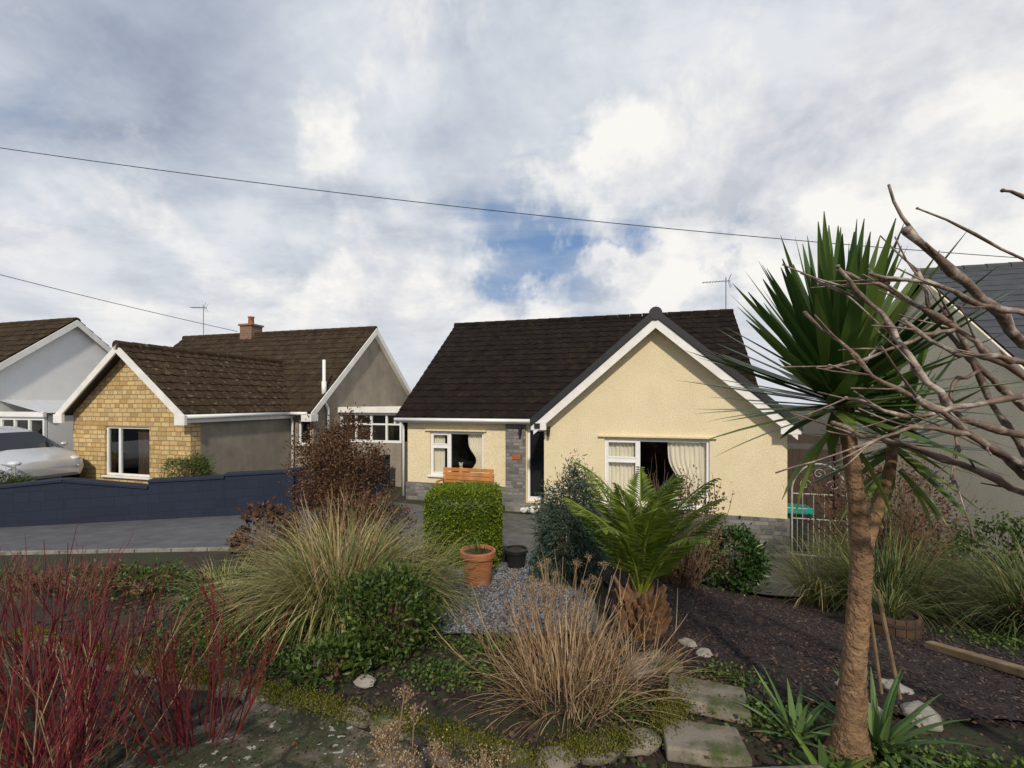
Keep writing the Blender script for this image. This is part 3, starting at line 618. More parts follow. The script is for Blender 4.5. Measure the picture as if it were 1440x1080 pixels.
# ================================================================== VEGETATION
def norm(a): return a/np.maximum(1e-9,np.linalg.norm(a,axis=-1,keepdims=True))
def leaves(mb,P,D,L,W,r,mi=0):
    n=len(P); D=norm(D); S=norm(np.cross(D,rng.normal(size=(n,3)))); U=np.cross(D,S)
    L=np.broadcast_to(L,n)[:,None];W=np.broadcast_to(W,n)[:,None]
    V=np.stack([P,P+D*L*.5+S*W*.5+U*L*.06,P+D*L,P+D*L*.5-S*W*.5+U*L*.06],1).reshape(-1,3)
    F=np.arange(4*n).reshape(n,4); mb.addnp(V,F,np.clip(r,0,1),mi)
def blades(mb,P,az,el,L,W,droop,segs=6,r=.5,fold=0,pw=1.4,mi=0,wp=2.2):
    n=len(P); L=np.broadcast_to(L,n);W=np.broadcast_to(W,n);droop=np.broadcast_to(droop,n);r=np.broadcast_to(r,n)
    side=np.stack([-np.sin(az),np.cos(az),0*az],-1); p=P.copy(); rows=[]
    for i in range(segs+1):
        t=i/segs; e=el-droop*t**pw; d=np.stack([np.cos(az)*np.cos(e),np.sin(az)*np.cos(e),np.sin(e)],-1)
        w=(W*np.clip(min(1,.55+t*1.5)*(1-t**wp),.06,1))[:,None]/2
        up=np.cross(d,side)*-1
        if fold: rows.append(np.stack([p-side*w+up*w*fold,p,p+side*w+up*w*fold],1))
        else: rows.append(np.stack([p-side*w,p+side*w],1))
        p=p+d*(L/segs)[:,None]
    A=np.stack(rows,1); k=A.shape[2]; V=A.reshape(-1,3); base=np.arange(n)[:,None]*(segs+1)*k
    F=[]
    for i in range(segs):
        for c in range(k-1):
            F.append(np.stack([base[:,0]+i*k+c,base[:,0]+i*k+c+1,base[:,0]+(i+1)*k+c+1,base[:,0]+(i+1)*k+c],-1))
    mb.addnp(V,np.concatenate(F),np.tile(np.clip(r,0,1),len(F)),mi)
def shrub(name,c,rad,n,ls,mat,label,category='shrub',nc=60,spread=.22,aspect=.5,shell=.75,stemmat=None,droop=0,group=None):
    gz=float(g(c[0],c[1])); c=np.array(c,float); rad=np.array(rad,float)
    e=empty(name,(c[0],c[1],gz),label=label,category=category,group=group)
    d=norm(rng.normal(size=(nc,3))); cc=d*(rng.uniform(shell**2,1,nc)**.5)[:,None]*rng.uniform(.85,1.12,nc)[:,None]
    idx=rng.integers(0,nc,n); off=rng.normal(size=(n,3))*spread
    q=cc[idx]+off; P=q*rad+[0,0,c[2]-gz]
    P=P[P[:,2]>.02]; m_=len(P); ii=idx[:m_]
    out=norm(P-[0,0,c[2]-gz]); D=out*.7+rng.normal(size=(m_,3))*.6+[0,0,.25-droop]
    r=.5+.22*rng.normal(size=m_)+(np.sin(ii*12.9)*.25)
    mb=MB(); leaves(mb,P,D,ls*rng.uniform(.7,1.3,m_),ls*aspect*rng.uniform(.8,1.2,m_),r); mb.build('foliage',mat,e)
    mb=MB()
    for i in range(nc):
        tip=cc[i]*rad*.92+[0,0,c[2]-gz]; b=np.array([rng.normal()*.05,rng.normal()*.05,0]); 
        if tip[2]<.05: continue
        mid=(b+tip)/2+rng.normal(size=3)*.05*rad.mean()+[0,0,.05]; mb.tube([b,mid,tip],[.012,.008,.003],4)
    mb.build('stems',stemmat or M['twig'],e); return e
def twigs(name,c,n,hgt,spread,mat,label,rad=.006,sub=2,lean=(0,0),category='shrub',base=.12):
    gz=float(g(c[0],c[1])); e=empty(name,(c[0],c[1],gz),label=label,category=category); mb=MB()
    for i in range(n):
        az=random.uniform(0,2*math.pi); tilt=random.random()**.7*spread; h=hgt*random.uniform(.6,1.05)
        p=Vector((math.cos(az)*base*random.random(),math.sin(az)*base*random.random(),-.02)); d=Vector((math.cos(az)*math.sin(tilt)+lean[0],math.sin(az)*math.sin(tilt)+lean[1],math.cos(tilt))).normalized()
        pts=[p]; r0=rad*random.uniform(.7,1.2); seg=6; col=random.random()
        for k in range(seg):
            d=(d+Vector((random.gauss(0,.07),random.gauss(0,.07),.06))).normalized(); p=p+d*h/seg; pts.append(p)
        mb.tube(pts,[r0*(1-.11*k) for k in range(seg+1)],5,r=col,cap=False)
        for s in range(random.randint(0,sub)+ (1 if sub>1 else 0)):
            k=random.randint(2,5); q=pts[k]; dd=(d+Vector((random.gauss(0,.35),random.gauss(0,.35),.1))).normalized(); l=h*random.uniform(.2,.42); pp=[q]
            for z in range(4): dd=(dd+Vector((random.gauss(0,.06),random.gauss(0,.06),.07))).normalized(); q=q+dd*l/4; pp.append(q)
            mb.tube(pp,[r0*.6,r0*.52,r0*.45,r0*.35,r0*.22],4,r=min(1,col+.15),cap=False)
    mb.build('stems',mat,e); return e
def grass(name,c,n,L,W,mat,label,el=(50,88),droop=(40,110),rbase=.15,seg=7,category='grass',squash=1,az=None,rr=(0,1)):
    gz=float(g(c[0],c[1])); mb=MB(); a=rng.uniform(0,2*math.pi,n) if az is None else rng.uniform(az[0],az[1],n)
    rb=rbase*np.sqrt(rng.random(n)); P=np.stack([np.cos(a)*rb,np.sin(a)*rb*squash,np.full(n,-.02)],-1)
    blades(mb,P,a+rng.normal(size=n)*.35,np.radians(rng.uniform(el[0],el[1],n)),L*rng.uniform(.55,1.1,n),W*rng.uniform(.6,1.3,n),np.radians(rng.uniform(droop[0],droop[1],n)),seg,rng.uniform(rr[0],rr[1],n))
    return mb.build(name,mat,loc=(c[0],c[1],gz),label=label,category=category)

for i,(x,y,n,h,sp) in enumerate(((-2.35,2.35,60,1.0,.8),(-1.95,1.7,62,.75,.85),(-3.1,2.9,36,.95,.75),(-1.65,2.4,44,.85,.65),(-2.9,2.1,42,1.05,.65))):
    o=twigs('dogwood_shrub',(x,y),n,h,sp,M['redstem'],'leafless dogwood shrub with bright red stems',rad=.0048,sub=4,base=.2); o['group']='red stemmed dogwoods'
twigs('dead_stalks',(-2.1,2.2),30,.8,.8,M['dry'],'straw coloured dead stalks among red stems',rad=.0035,sub=2,base=.35,category='plant')
grass('pampas_grass',(-1.75,4.6),1900,1.25,.011,M['pampas'],'large arching clump of straw and green pampas grass',(40,88),(50,150),.36,rr=(0,1))
grass('pampas_grass',(-1.15,4.8),800,1.05,.010,M['pampas'],'straw coloured grass clump with green base',(35,85),(60,150),.26,rr=(0,.8))
o=twigs('dry_plume_plant',(-1.7,4.5),45,1.35,.5,M['dry'],'dry pale stalks rising from the grass clump',rad=.005,sub=0,base=.25)
shrub('brown_hedge_shrub',(-3.55,9.5,1.95),(.95,.85,1.2),16000,.055,M['brownleaf'],'large rounded shrub with dry brown leaves beside the driveway',nc=170,spread=.1,aspect=.6,shell=.3)
shrub('hydrangea_shrub',(-4.0,7.4,1.32),(.48,.42,.48),1300,.085,M['brownleaf'],'dried brown hydrangea beside the driveway kerb',nc=40,spread=.16,aspect=.6)
shrub('brown_shrub',(-2.3,6.9,1.55),(.7,.5,.6),3000,.06,M['brownleaf'],'low dry brown shrub behind the pampas grass',nc=60,spread=.15)
twigs('twiggy_shrub',(-2.4,6.6),60,1.1,.6,M['dry'],'pale dry twigs behind the pampas grass',rad=.005,sub=2,base=.3)
shrub('green_shrub',(-.98,3.72,1.76),(.42,.36,.36),4600,.05,M['green'],'bushy green leaved shrub by the gravel',nc=80,spread=.16)
shrub('green_shrub',(-1.3,3.25,1.62),(.33,.25,.16),1300,.055,M['green'],'small green leaved plant near the paving',nc=40,spread=.2)
shrub('green_shrub',(-2.9,4.6,1.5),(.4,.4,.3),1500,.05,M['green'],'green shrub among bare stems',nc=50,spread=.2)
shrub('brown_shrub',(-5.2,5.5,1.34),(.8,.4,.16),1600,.05,M['brownleaf'],'low brown shrub below the driveway kerb',nc=60,spread=.18)
shrub('green_shrub',(-4.3,5.3,1.42),(.5,.35,.18),1300,.05,M['green'],'leggy green shrub below the driveway kerb',nc=50,spread=.2)
twigs('twiggy_shrub',(-4.9,5.0),50,.5,.9,M['twig'],'low bare brown twigs below the driveway',rad=.005,sub=3,base=.4)
twigs('twiggy_shrub',(-6.3,5.4),50,.42,.9,M['twig'],'low bare brown twigs below the driveway',rad=.005,sub=3,base=.5)
twigs('twiggy_shrub',(-3.5,6.6),40,.8,.6,M['twig'],'leggy bare twigs beside the driveway kerb',rad=.006,sub=3,base=.2)
grass('dead_grass_clump',(-3.3,5.2),380,.55,.009,M['pampas'],'straw coloured grass below the driveway kerb',(25,85),(30,120),.25)

shrub('silver_conifer',(.72,5.7,1.85),(.45,.4,.78),15000,.07,M['grey'],'columnar shrub with drooping blue green needles',nc=130,spread=.13,aspect=.2,droop=.75,shell=.4)
shrub('laurel_shrub',(3.25,6.8,1.15),(.46,.42,.5),3200,.085,M['laurel'],'glossy dark green laurel in front of the house wall',nc=70,spread=.15,aspect=.45)
shrub('laurel_shrub',(1.75,6.9,1.2),(.45,.4,.5),1800,.09,M['laurel'],'dark green laurel behind the palm',nc=50,spread=.15,aspect=.45)
twigs('twiggy_shrub',(2.25,6.1),80,1.5,.45,M['twig'],'bare brown twiggy shrub behind the palm',rad=.007,sub=3,base=.25)
shrub('brown_shrub',(2.35,6.1,1.75),(.5,.45,.7),1400,.05,M['brownleaf'],'sparse brown leaved shrub behind the palm',nc=60,spread=.15)
shrub('rosemary_bush',(-11.9,10.35,1.62),(.85,.35,.42),6000,.07,M['green'],'dense green rosemary bush behind the blue wall',nc=90,spread=.12,aspect=.25)
shrub('yellow_green_shrub',(-8.4,11.75,1.75),(.6,.3,.42),2500,.09,M['ivy'],'feathery green shrub against the neighbouring stone wall',nc=60,spread=.16,aspect=.2)
bx=(-.72,6.9); bz=float(g(*bx)); e=empty('box_hedge',(bx[0],bx[1],bz),label='square clipped bright green box hedge',category='hedge')
def sq(d,k=9): return d/ (np.sum(np.abs(d)**k,axis=-1,keepdims=True)**(1/k))
d=sq(norm(rng.normal(size=(26000,3)))); lump=1+.025*np.sin(d[:,0]*7+d[:,2]*5)*np.cos(d[:,1]*6+d[:,2]*4)
P=d*np.array([.53,.5,.57])*lump[:,None]*rng.uniform(.92,1.04,len(d))[:,None]+[0,0,.57]
mb=MB(); leaves(mb,P,norm(d)*.8+rng.normal(size=d.shape)*.6,.034*rng.uniform(.7,1.3,len(P)),.022,.5+.28*rng.normal(size=len(P))); mb.build('foliage',M['box'],e)
mb=MB().blob((0,0,0),(1,1,1),28,jit=0); V=np.array(mb.v); V=sq(norm(V))*np.array([.49,.46,.53])+[0,0,.57]; mb.v=[tuple(v) for v in V.tolist()]; mb.r=[0.]*len(mb.f); mb.build('inner_growth',M['box'],e,smooth=True)
def pot(name,x,y,r,h,mat,label):
    z=float(g(x,y))+.03; e=empty(name,(x,y,z),label=label,category='plant pot')
    mb=MB(); mb.lathe([(0,0),(r*.72,0),(r*.9,h*.8),(r*1.0,h*.8),(r*1.03,h*.84),(r*1.03,h*.98),(r*.98,h),(r*.88,h),(r*.86,h*.9)],n=32); mb.build('pot',mat,e,smooth=False)
    mb=MB(); mb.lathe([(0,h*.92),(r*.5,h*.93),(r*.87,h*.9)],n=20); mb.build('compost',M['soil'],e); return e
e=pot('terracotta_pot',-.42,5.6,.215,.42,M['terracotta'],'round terracotta pot with green shoots on the gravel')
mb=MB(); n=30;a=rng.uniform(0,6.28,n); blades(mb,np.stack([np.cos(a)*.1*rng.random(n),np.sin(a)*.1*rng.random(n),np.full(n,.37)],-1),a,np.radians(rng.uniform(60,88,n)),rng.uniform(.1,.24,n),.016,.5,4,rng.random(n)); mb.build('shoots',M['ivy'],e)
e=pot('black_pot',.06,6.5,.165,.27,M['black'],'small black glazed pot on the gravel')
e=pot('black_pot',-.12,6.9,.12,.2,M['black'],'small black pot beside the clipped hedge')

px,py=1.12,3.95; pz=float(g(px,py)); e=empty('date_palm',(px,py,pz),label='young palm with arching feathery fronds and stubby trunk',category='palm tree')
mb=MB(); mb.lathe([(.13,-.05),(.16,.08),(.15,.2),(.10,.32),(.04,.4)],n=16)
for k in range(54):
    t=k*2.39996; z=.0+.34*(k/54); r=.15-.03*abs(z-.1)/.1*.5; q=random.uniform(.8,1.5); b=Vector((math.cos(t)*r*.75,math.sin(t)*r*.75,z)); mb.tube([b,b+Vector((math.cos(t)*.06*q,math.sin(t)*.06*q,.06*q)),b+Vector((math.cos(t)*.10*q,math.sin(t)*.10*q,.14*q))],[.038,.026,.012],5)
mb.build('trunk',mk('palm_boots',(.24,.12,.05),(.09,.05,.025),16,.9,.6,30),e)
crown=empty('crown',(0,0,0),0,e)
for k in range(16):
    az=k*2.39996+.4; el=R(90-1.9*k+random.uniform(-5,5)); L=random.uniform(1.1,1.4)*(1-.008*k); dr=R(random.uniform(35,75)); mb=MB(); p=np.array([0,0,.32]); pts=[];ds=[]
    for i in range(15):
        t=i/14; q=el-dr*t**1.6; dd=np.array([math.cos(az)*math.cos(q),math.sin(az)*math.cos(q),math.sin(q)]); pts.append(p.copy());ds.append(dd); p=p+dd*L/14
    mb.tube(pts,[.014*(1-.8*i/14)+.002 for i in range(15)],5,r=1.,cap=False)
    T=np.linspace(.2,1,42); P=np.stack([np.interp(T,np.linspace(0,1,15),[q[j] for q in pts]) for j in range(3)],-1); Dd=norm(np.stack([np.interp(T,np.linspace(0,1,15),[q[j] for q in ds]) for j in range(3)],-1))
    side=np.array([-math.sin(az),math.cos(az),0]); up=np.cross(Dd,side)*-1
    ll=.26*np.sin(np.clip(T*1.05,0,1)*math.pi*.88+.25)**.7
    for s in (-1,1):
        dv=norm(side*s*.85+Dd*.75+up*.2+rng.normal(size=P.shape)*.05); n=len(P)
        Wd=.024; S=norm(np.cross(dv,up)); V=np.stack([P-S*Wd*.3,P+dv*ll[:,None]*.5-S*Wd*.5,P+dv*ll[:,None]+[0,0,-.015],P+dv*ll[:,None]*.5+S*Wd*.5],1).reshape(-1,3)
        mb.addnp(V,np.arange(4*n).reshape(n,4),np.clip(.5+.25*rng.normal(size=n),0,1))
    mb.build('frond',M['palm'],crown)

grass('dead_grass_clump',(.35,2.95),460,.60,.008,M['dry'],'clump of dead straw brown stalks beside the paving',(8,88),(5,100),.34,category='grass')
grass('dead_grass_clump',(.85,3.1),220,.5,.007,M['dry'],'small dead brown grass clump',(8,75),(5,80),.25)
twigs('dead_stalks',(.3,3.0),120,.76,1.1,M['dry'],'dead upright brown stalks',rad=.0038,sub=2,base=.38,category='plant')
def seedheads(c,n,h,rad_,label):
    gz=float(g(*c)); e=empty('sedum_plant',(c[0],c[1],gz),label=label,category='plant',group='dry sedum plants'); mb=MB(); ml=MB()
    for i in range(n):
        a=random.uniform(0,6.28); r=rad_*math.sqrt(random.random()); top=Vector((math.cos(a)*r,math.sin(a)*r,h*random.uniform(.7,1.1))); b=top*.3; b.z=-.02
        mb.tube([b,(b+top)/2+Vector((random.gauss(0,.02),random.gauss(0,.02),0)),top],[.003,.003,.002],4,r=.6)
        P=np.array(top)+rng.normal(size=(130,3))*[.022,.022,.008]; leaves(ml,P,rng.normal(size=(130,3))+[0,0,.6],.008,.007,rng.random(130))
        for k in range(6):
            q=rng.normal(size=2)*.025; mb.tube([top-Vector((0,0,.05)),top+Vector((q[0],q[1],0))],.0015,3,r=.5,cap=False)
    mb.build('stems',M['seed'],e); ml.build('flower_heads',M['seed'],e)
seedheads((-.44,1.78),16,.50,.20,'dry brown sedum seed heads beside the paving'); seedheads((-.15,1.85),7,.36,.12,'dry brown sedum seed heads beside the paving')
seedheads((.35,3.5),24,.66,.42,'dry brown flower heads among dead stalks')

yx,yy=1.73,2.33; yz=float(g(yx,yy))-.03; e=empty('yucca_tree',(yx,yy,yz),label='tall yucca with ringed brown trunk and spiky green crown',category='tree')
def yp(x,z,y=0): return (x-yx,y,z-yz)
mb=MB()
def ringed(pts,rads,n=60):
    P=np.array(pts,float);t=np.linspace(0,1,len(P));T=np.linspace(0,1,n);Q=np.stack([np.interp(T,t,P[:,j]) for j in range(3)],-1)
    for _ in range(3): Q[1:-1]=(Q[:-2]+Q[1:-1]*2+Q[2:])/4
    rr=np.interp(T,t,rads)*(1+.08*(np.arange(n)%2)+rng.uniform(-.03,.03,n)); mb.tube(Q.tolist(),rr.tolist(),14)
ringed([yp(1.73,yz),yp(1.73,yz+.08),yp(1.735,yz+.2),yp(1.75,2.2),yp(1.78,2.55),yp(1.79,2.72),yp(1.77,3.0),yp(1.73,3.32),yp(1.68,3.6)],[.125,.09,.066,.053,.048,.047,.037,.034,.032],90)
ringed([yp(1.79,2.68),yp(1.86,2.82,.05),yp(1.98,3.0,.12),yp(2.09,3.2,.18),yp(2.14,3.42,.22)],[.032,.029,.026,.025,.024],40)
mb.build('trunk',M['trunk'],e,smooth=True)
def ycrown(c,n,L,e0,e1,hang,W=.068):
    mb=MB(); k=np.arange(n); a=k*2.39996+rng.normal(size=n)*.15; f=k/n
    el=np.radians(e0+(e1-e0)*f**.85+rng.normal(size=n)*7); zz=-.24*(1-f)
    P=np.stack([np.cos(a)*.035,np.sin(a)*.035,zz+.08],-1)+c
    r=np.clip(.1+.65*rng.random(n)**1.1+np.where(f<.15,.3,0),0,1)
    blades(mb,P,a,el,L*rng.uniform(.82,1.08,n),W*rng.uniform(.85,1.15,n),np.radians(rng.uniform(-3,5,n)+np.where(f<.08,12,0)),6,r,fold=.22,wp=3.2)
    if hang:
        a=rng.uniform(0,6.28,hang); P=np.stack([np.cos(a)*.04,np.sin(a)*.04,np.full(hang,-.25)],-1)+c
        blades(mb,P,a,np.radians(rng.uniform(-60,-10,hang)),L*.8*rng.uniform(.7,1.1,hang),.05,np.radians(30),6,.75+.25*rng.random(hang),fold=.3)
    mb.build('crown',M['yleaf'],e)
ycrown(np.array([1.66-yx,0,3.66-yz]),150,.72,-18,88,4)
ycrown(np.array([2.16-yx,.24,3.42-yz]),60,.50,-30,82,10,.058)
def rosette(c,n,L,W,mat,label,el=(15,80),name='small_yucca'):
    gz=float(g(c[0],c[1])); mb=MB(); k=np.arange(n); a=k*2.39996; el_=np.radians(el[0]+(el[1]-el[0])*k/n+rng.normal(size=n)*4)
    blades(mb,np.stack([np.cos(a)*.015,np.sin(a)*.015,np.full(n,.0)],-1),a,el_,L*rng.uniform(.75,1.1,n),W,np.radians(rng.uniform(10,50,n)),6,.3+.6*rng.random(n),fold=.35)
    mb.build(name,mat,loc=(c[0],c[1],gz),label=label,category='plant',group='yucca offsets')
M['yoff']=leafmat('young_yucca_leaf',[(.03,.075,.03),(.08,.15,.045),(.19,.27,.09)],.35,.2)
rosette((1.95,2.42),36,.42,.040,M['yoff'],'small green yucca offset beside the trunk')
rosette((1.56,2.5),16,.34,.038,M['yoff'],'tiny pale green yucca offset beside the trunk')
rosette((1.5,2.15),16,.22,.055,M['ivy'],'broad leaved foxglove rosette on the soil',(5,60),'foxglove_plant')

bt=(2.75,1.85); bzz=float(g(*bt)); e=empty('bare_tree',(bt[0],bt[1],bzz),label='leafless knobbly tree with pruned brown branches',category='tree')
def bp(px_,py_,y=1.8): return Vector(((px_-720)/640*y-bt[0],y-bt[1],3.55-(py_-565)/640*y-bzz))
mb=MB(); mb.tube([(0,0,-.05),(.02,0,.6),(-.03,0,1.1),(-.06,0,1.5),(-.1,.02,1.9)],[.08,.065,.055,.05,.03],10)
mb.build('trunk',M['bark'],e,smooth=True)
mb=MB(); hub=Vector((-.03,0,1.15)); hub2=Vector((-.06,0,1.5)); hub3=Vector((-.1,.02,1.88))
def wig(p0,p1,n,a):
    p0=Vector(p0);p1=Vector(p1); return [p0+(p1-p0)*(i/n)+Vector((random.gauss(0,a),random.gauss(0,a),random.gauss(0,a)))*(1 if 0<i<n else 0) for i in range(n+1)]
def limb(pts,r0,r1,tw=4):
    full=[]
    for a,b in zip(pts[:-1],pts[1:]): full+=wig(a,b,4,.005)[:-1]
    full.append(Vector(pts[-1])); n=len(full)
    rr=[(r0+(r1-r0)*i/(n-1))*(1.4 if i%3==0 and i>0 else random.uniform(.9,1.05)) for i in range(n)]
    mb.tube(full,rr,8)
    mb.blob(full[-1],(r1*1.4,r1*1.4,r1*1.4),8,jit=.2)
    for k in range(tw):
        i=random.randint(max(2,n//3),n-1); d=(full[i]-full[i-1]).normalized(); dd=(d+Vector((random.gauss(-.2,.2),random.gauss(0,.3),random.gauss(.0,.3)))).normalized(); q=full[i]; l=random.uniform(.1,.28); pp=[q]
        for z in range(4): dd=(dd+Vector((random.gauss(0,.06),random.gauss(0,.06),random.gauss(.02,.05)))).normalized(); q=q+dd*l/4; pp.append(q)
        mb.tube(pp,[max(.003,r1*f_) for f_ in (.75,.62,.55,.45,.4)],5)
limb([hub3,bp(1440,485,1.85),bp(1360,398,1.8),bp(1275,325,1.75)],.022,.012,3)
limb([hub,bp(1440,692,1.75),bp(1350,652,1.7),bp(1250,622,1.7),bp(1172,595,1.7)],.017,.007,6)
limb([hub2,bp(1440,612,1.7),bp(1350,588,1.65),bp(1290,520,1.65),bp(1240,440,1.7),bp(1178,375,1.7)],.016,.006,6)
limb([bp(1350,590,1.65),bp(1300,565,1.6),bp(1225,528,1.6),bp(1132,440,1.65)],.010,.005,5)
limb([hub2,bp(1440,530,1.75),bp(1345,462,1.75),bp(1250,405,1.8),bp(1180,380,1.85)],.014,.006,5)
limb([bp(1345,462,1.75),bp(1300,470,1.7),bp(1230,500,1.65),bp(1160,520,1.65)],.008,.004,4)
limb([hub3,bp(1440,365,1.8),bp(1290,293,1.7)],.007,.0035,0)
limb([hub3,bp(1480,280,1.7),bp(1410,268,1.7)],.008,.005,0)
limb([hub,bp(1440,655,1.6),bp(1360,610,1.55),bp(1280,600,1.55),bp(1200,630,1.6)],.013,.005,6)
limb([hub2,bp(1440,575,1.9),bp(1380,520,1.9),bp(1310,440,1.95),bp(1290,380,1.95)],.014,.007,4)
limb([bp(1380,520,1.9),bp(1340,540,1.85),bp(1345,620,1.8),bp(1340,680,1.8)],.008,.004,3)
limb([hub2,bp(1440,555,1.65),bp(1370,570,1.6),bp(1270,585,1.6),bp(1190,560,1.6)],.012,.005,5)
limb([hub3,bp(1440,440,1.7),bp(1380,430,1.7),bp(1300,395,1.7),bp(1225,385,1.75)],.013,.006,4)
limb([hub,bp(1440,640,1.9),bp(1390,560,1.9),bp(1350,470,1.9),bp(1330,440,1.9)],.013,.007,3)
limb([hub,bp(1440,670,1.65),bp(1400,630,1.6),bp(1350,600,1.55),bp(1290,560,1.5)],.014,.007,5)
limb([hub2,bp(1440,510,1.65),bp(1400,500,1.6),bp(1350,500,1.6),bp(1270,450,1.6)],.013,.006,5)
mb.build('branches',M['bark'],e,smooth=True)

grass('ornamental_grass',(4.85,5.9),1200,1.45,.012,M['grassg'],'tall arching green grass near the boundary',(45,88),(50,130),.38)
grass('ornamental_grass',(4.45,6.5),520,1.2,.010,M['pampas'],'straw coloured arching grass',(45,88),(50,130),.25)
grass('ornamental_grass',(5.7,4.9),900,1.25,.012,M['grassg'],'green and straw grass by the timber edging',(40,88),(50,130),.32)
twigs('twiggy_shrub',(5.9,7.3),170,2.1,.55,M['twig'],'tall bare twiggy shrub against the neighbouring house',rad=.008,sub=3,base=.4)
shrub('brown_shrub',(6.0,7.3,1.5),(.95,.7,1.05),3600,.06,M['brownleaf'],'brown leaved twiggy shrub against the neighbouring house',nc=90,spread=.16)
shrub('ivy_shrub',(7.6,7.0,.9),(.9,.6,.75),3200,.08,M['green'],'green shrub along the boundary wall',nc=70,spread=.16)
shrub('brown_shrub',(5.3,4.2,1.35),(.4,.4,.4),1800,.05,M['brownleaf'],'rounded russet brown shrub beside the bed',nc=50,spread=.16)
bx,by=3.92,4.72; bz=float(g(bx,by)); e=empty('wooden_barrel',(bx,by,bz),label='low half barrel planter of dark weathered wood',category='barrel')
mb=MB()
for i in range(18):
    a0=2*math.pi*i/18+.012;a1=2*math.pi*(i+1)/18-.012; V=[]
    for z,r in ((0,.23),(.12,.25),(.2,.255),(.26,.25)):
        for a,q in ((a0,r),(a1,r),(a1,r-.025),(a0,r-.025)): V.append((q*math.cos(a),q*math.sin(a),z))
    Fq=[(0,3,2,1),(12,13,14,15)]
    for k in range(3):
        for j in range(4): Fq.append((k*4+j,k*4+(j+1)%4,(k+1)*4+(j+1)%4,(k+1)*4+j))
    mb.add(V,Fq)
mb.build('staves',M['wood'],e)
for z,r in ((.05,.244),(.19,.262)):
    MB().lathe([(r-.004,z),(r+.004,z+.002),(r+.004,z+.03),(r-.004,z+.032)],n=36).build('hoop',M['darkwood'],e)
MB().lathe([(0,.22),(.225,.22)],n=24).build('infill',M['soil'],e)
mb=MB(); n=160; a=rng.uniform(0,6.28,n); blades(mb,np.stack([np.cos(a)*.15*rng.random(n),np.sin(a)*.15*rng.random(n),np.full(n,.2)],-1),a,np.radians(rng.uniform(50,88,n)),rng.uniform(.2,.5,n),.009,np.radians(rng.uniform(30,110,n)),6,rng.random(n)); mb.build('planting',M['grassg'],e)
def stake(p0,p1,r,label,cat='stake',name='wooden_stake',mat='palewood'):
    mb=MB(); mb.tube([(0,0,0),tuple(Vector(p1)-Vector(p0))],r,8); mb.build(name,M[mat],loc=p0,label=label,category=cat)
stake((2.55,2.95,1.45),(2.33,2.9,2.35),.012,'thin wooden stake leaning by the yucca trunk'); stake((2.46,3.0,1.45),(2.32,2.95,2.2),.010,'thin wooden stake leaning by the yucca trunk')
mb=MB(); a=Vector((3.75,4.1,float(g(3.75,4.1))+.03)); b=Vector((3.9,3.0,float(g(3.9,3.0))+.05))
dn=(b-a); s=Vector((dn.y,-dn.x,0)).normalized()*.045
V=[a-s,b-s,b+s,a+s]; V=[tuple(v) for v in V]+[(v[0],v[1],v[2]+.07) for v in V]; mb.add(V,[(0,3,2,1),(4,5,6,7),(0,1,5,4),(1,2,6,5),(2,3,7,6),(3,0,4,7)]); mb.build('timber_edging',M['palewood'],bevel=.01,origin=tuple(a),label='pale timber board edging the bark bed',category='edging')
for k,(x,y,r) in enumerate(((2.15,2.75,.08),(2.45,2.72,.10),(2.62,3.1,.08),(2.3,3.1,.07),(1.5,3.55,.07),(1.45,3.75,.07),(.35,6.3,.1),(.5,6.1,.09),(.62,6.35,.08),(-1.0,3.1,.06))):
    z=float(g(x,y)); MB().blob((0,0,r*.25),(r*1.3,r,r*.55),11,jit=.14,seed=k+40).build('rock',M['rock'],loc=(x,y,z),rot=k,smooth=False,bevel=.01,label='weathered pale rock lying on the soil',category='rock',group='garden rocks')
def slab(x,y,w,d,rot,label):
    z=float(g(x,y)); sl=(float(g(x,y+.2))-float(g(x,y-.2)))/.4
    ob=MB().box(-w/2,w/2,-d/2,d/2,-.03,.04).build('paving_slab',M['slab'],loc=(x,y,z+.03),rot=rot,bevel=.012,label=label,category='slab',group='stepping slabs'); ob.rotation_euler[0]=math.atan(sl)*.9
slab(1.22,2.85,.46,.34,-.35,'square mossy concrete slab set in the soil'); slab(1.0,2.38,.4,.28,-.2,'mossy concrete slab set in the soil'); slab(.98,3.3,.42,.28,.35,'mossy concrete slab beside dead grass'); slab(1.25,2.02,.45,.26,.05,'mossy concrete slab set in the soil')

def poly_pts(c,n):
    c=[np.array(q,float) for q in c];U=rng.random(n)[:,None];W=rng.random(n)[:,None]
    P=c[0]*(1-U)*(1-W)+c[1]*U*(1-W)+c[2]*U*W+c[3]*(1-U)*W; return np.concatenate([P,g(P[:,0],P[:,1])[:,None]],1)
def stones(name,c,n,r,off,mat,flat=.6,long=1):
    P=poly_pts(c,n); P[:,2]+=off; R_=r*rng.uniform(.5,1.4,n)
    o=np.array([[1,0,0],[0,1,0],[-1,0,0],[0,-1,0],[0,0,1],[0,0,-1]],float)
    th=rng.uniform(0,6.28,n); sc=np.stack([R_*long*rng.uniform(.8,1.3,n),R_,R_*flat],-1)
    V=o[None]*sc[:,None]; V+=rng.normal(size=V.shape)*(R_*.15)[:,None,None]
    c_,s_=np.cos(th)[:,None],np.sin(th)[:,None]; V=np.stack([V[...,0]*c_-V[...,1]*s_,V[...,0]*s_+V[...,1]*c_,V[...,2]+V[...,0]*rng.normal(size=(n,1))*.25],-1)+P[:,None]
    t=np.array([[0,1,4],[1,2,4],[2,3,4],[3,0,4],[1,0,5],[2,1,5],[3,2,5],[0,3,5]]); F=(t[None]+np.arange(n)[:,None,None]*6).reshape(-1,3)
    MB().addnp(V.reshape(-1,3),F,np.repeat(rng.random(n),8)).build(name,mat,kind='stuff')
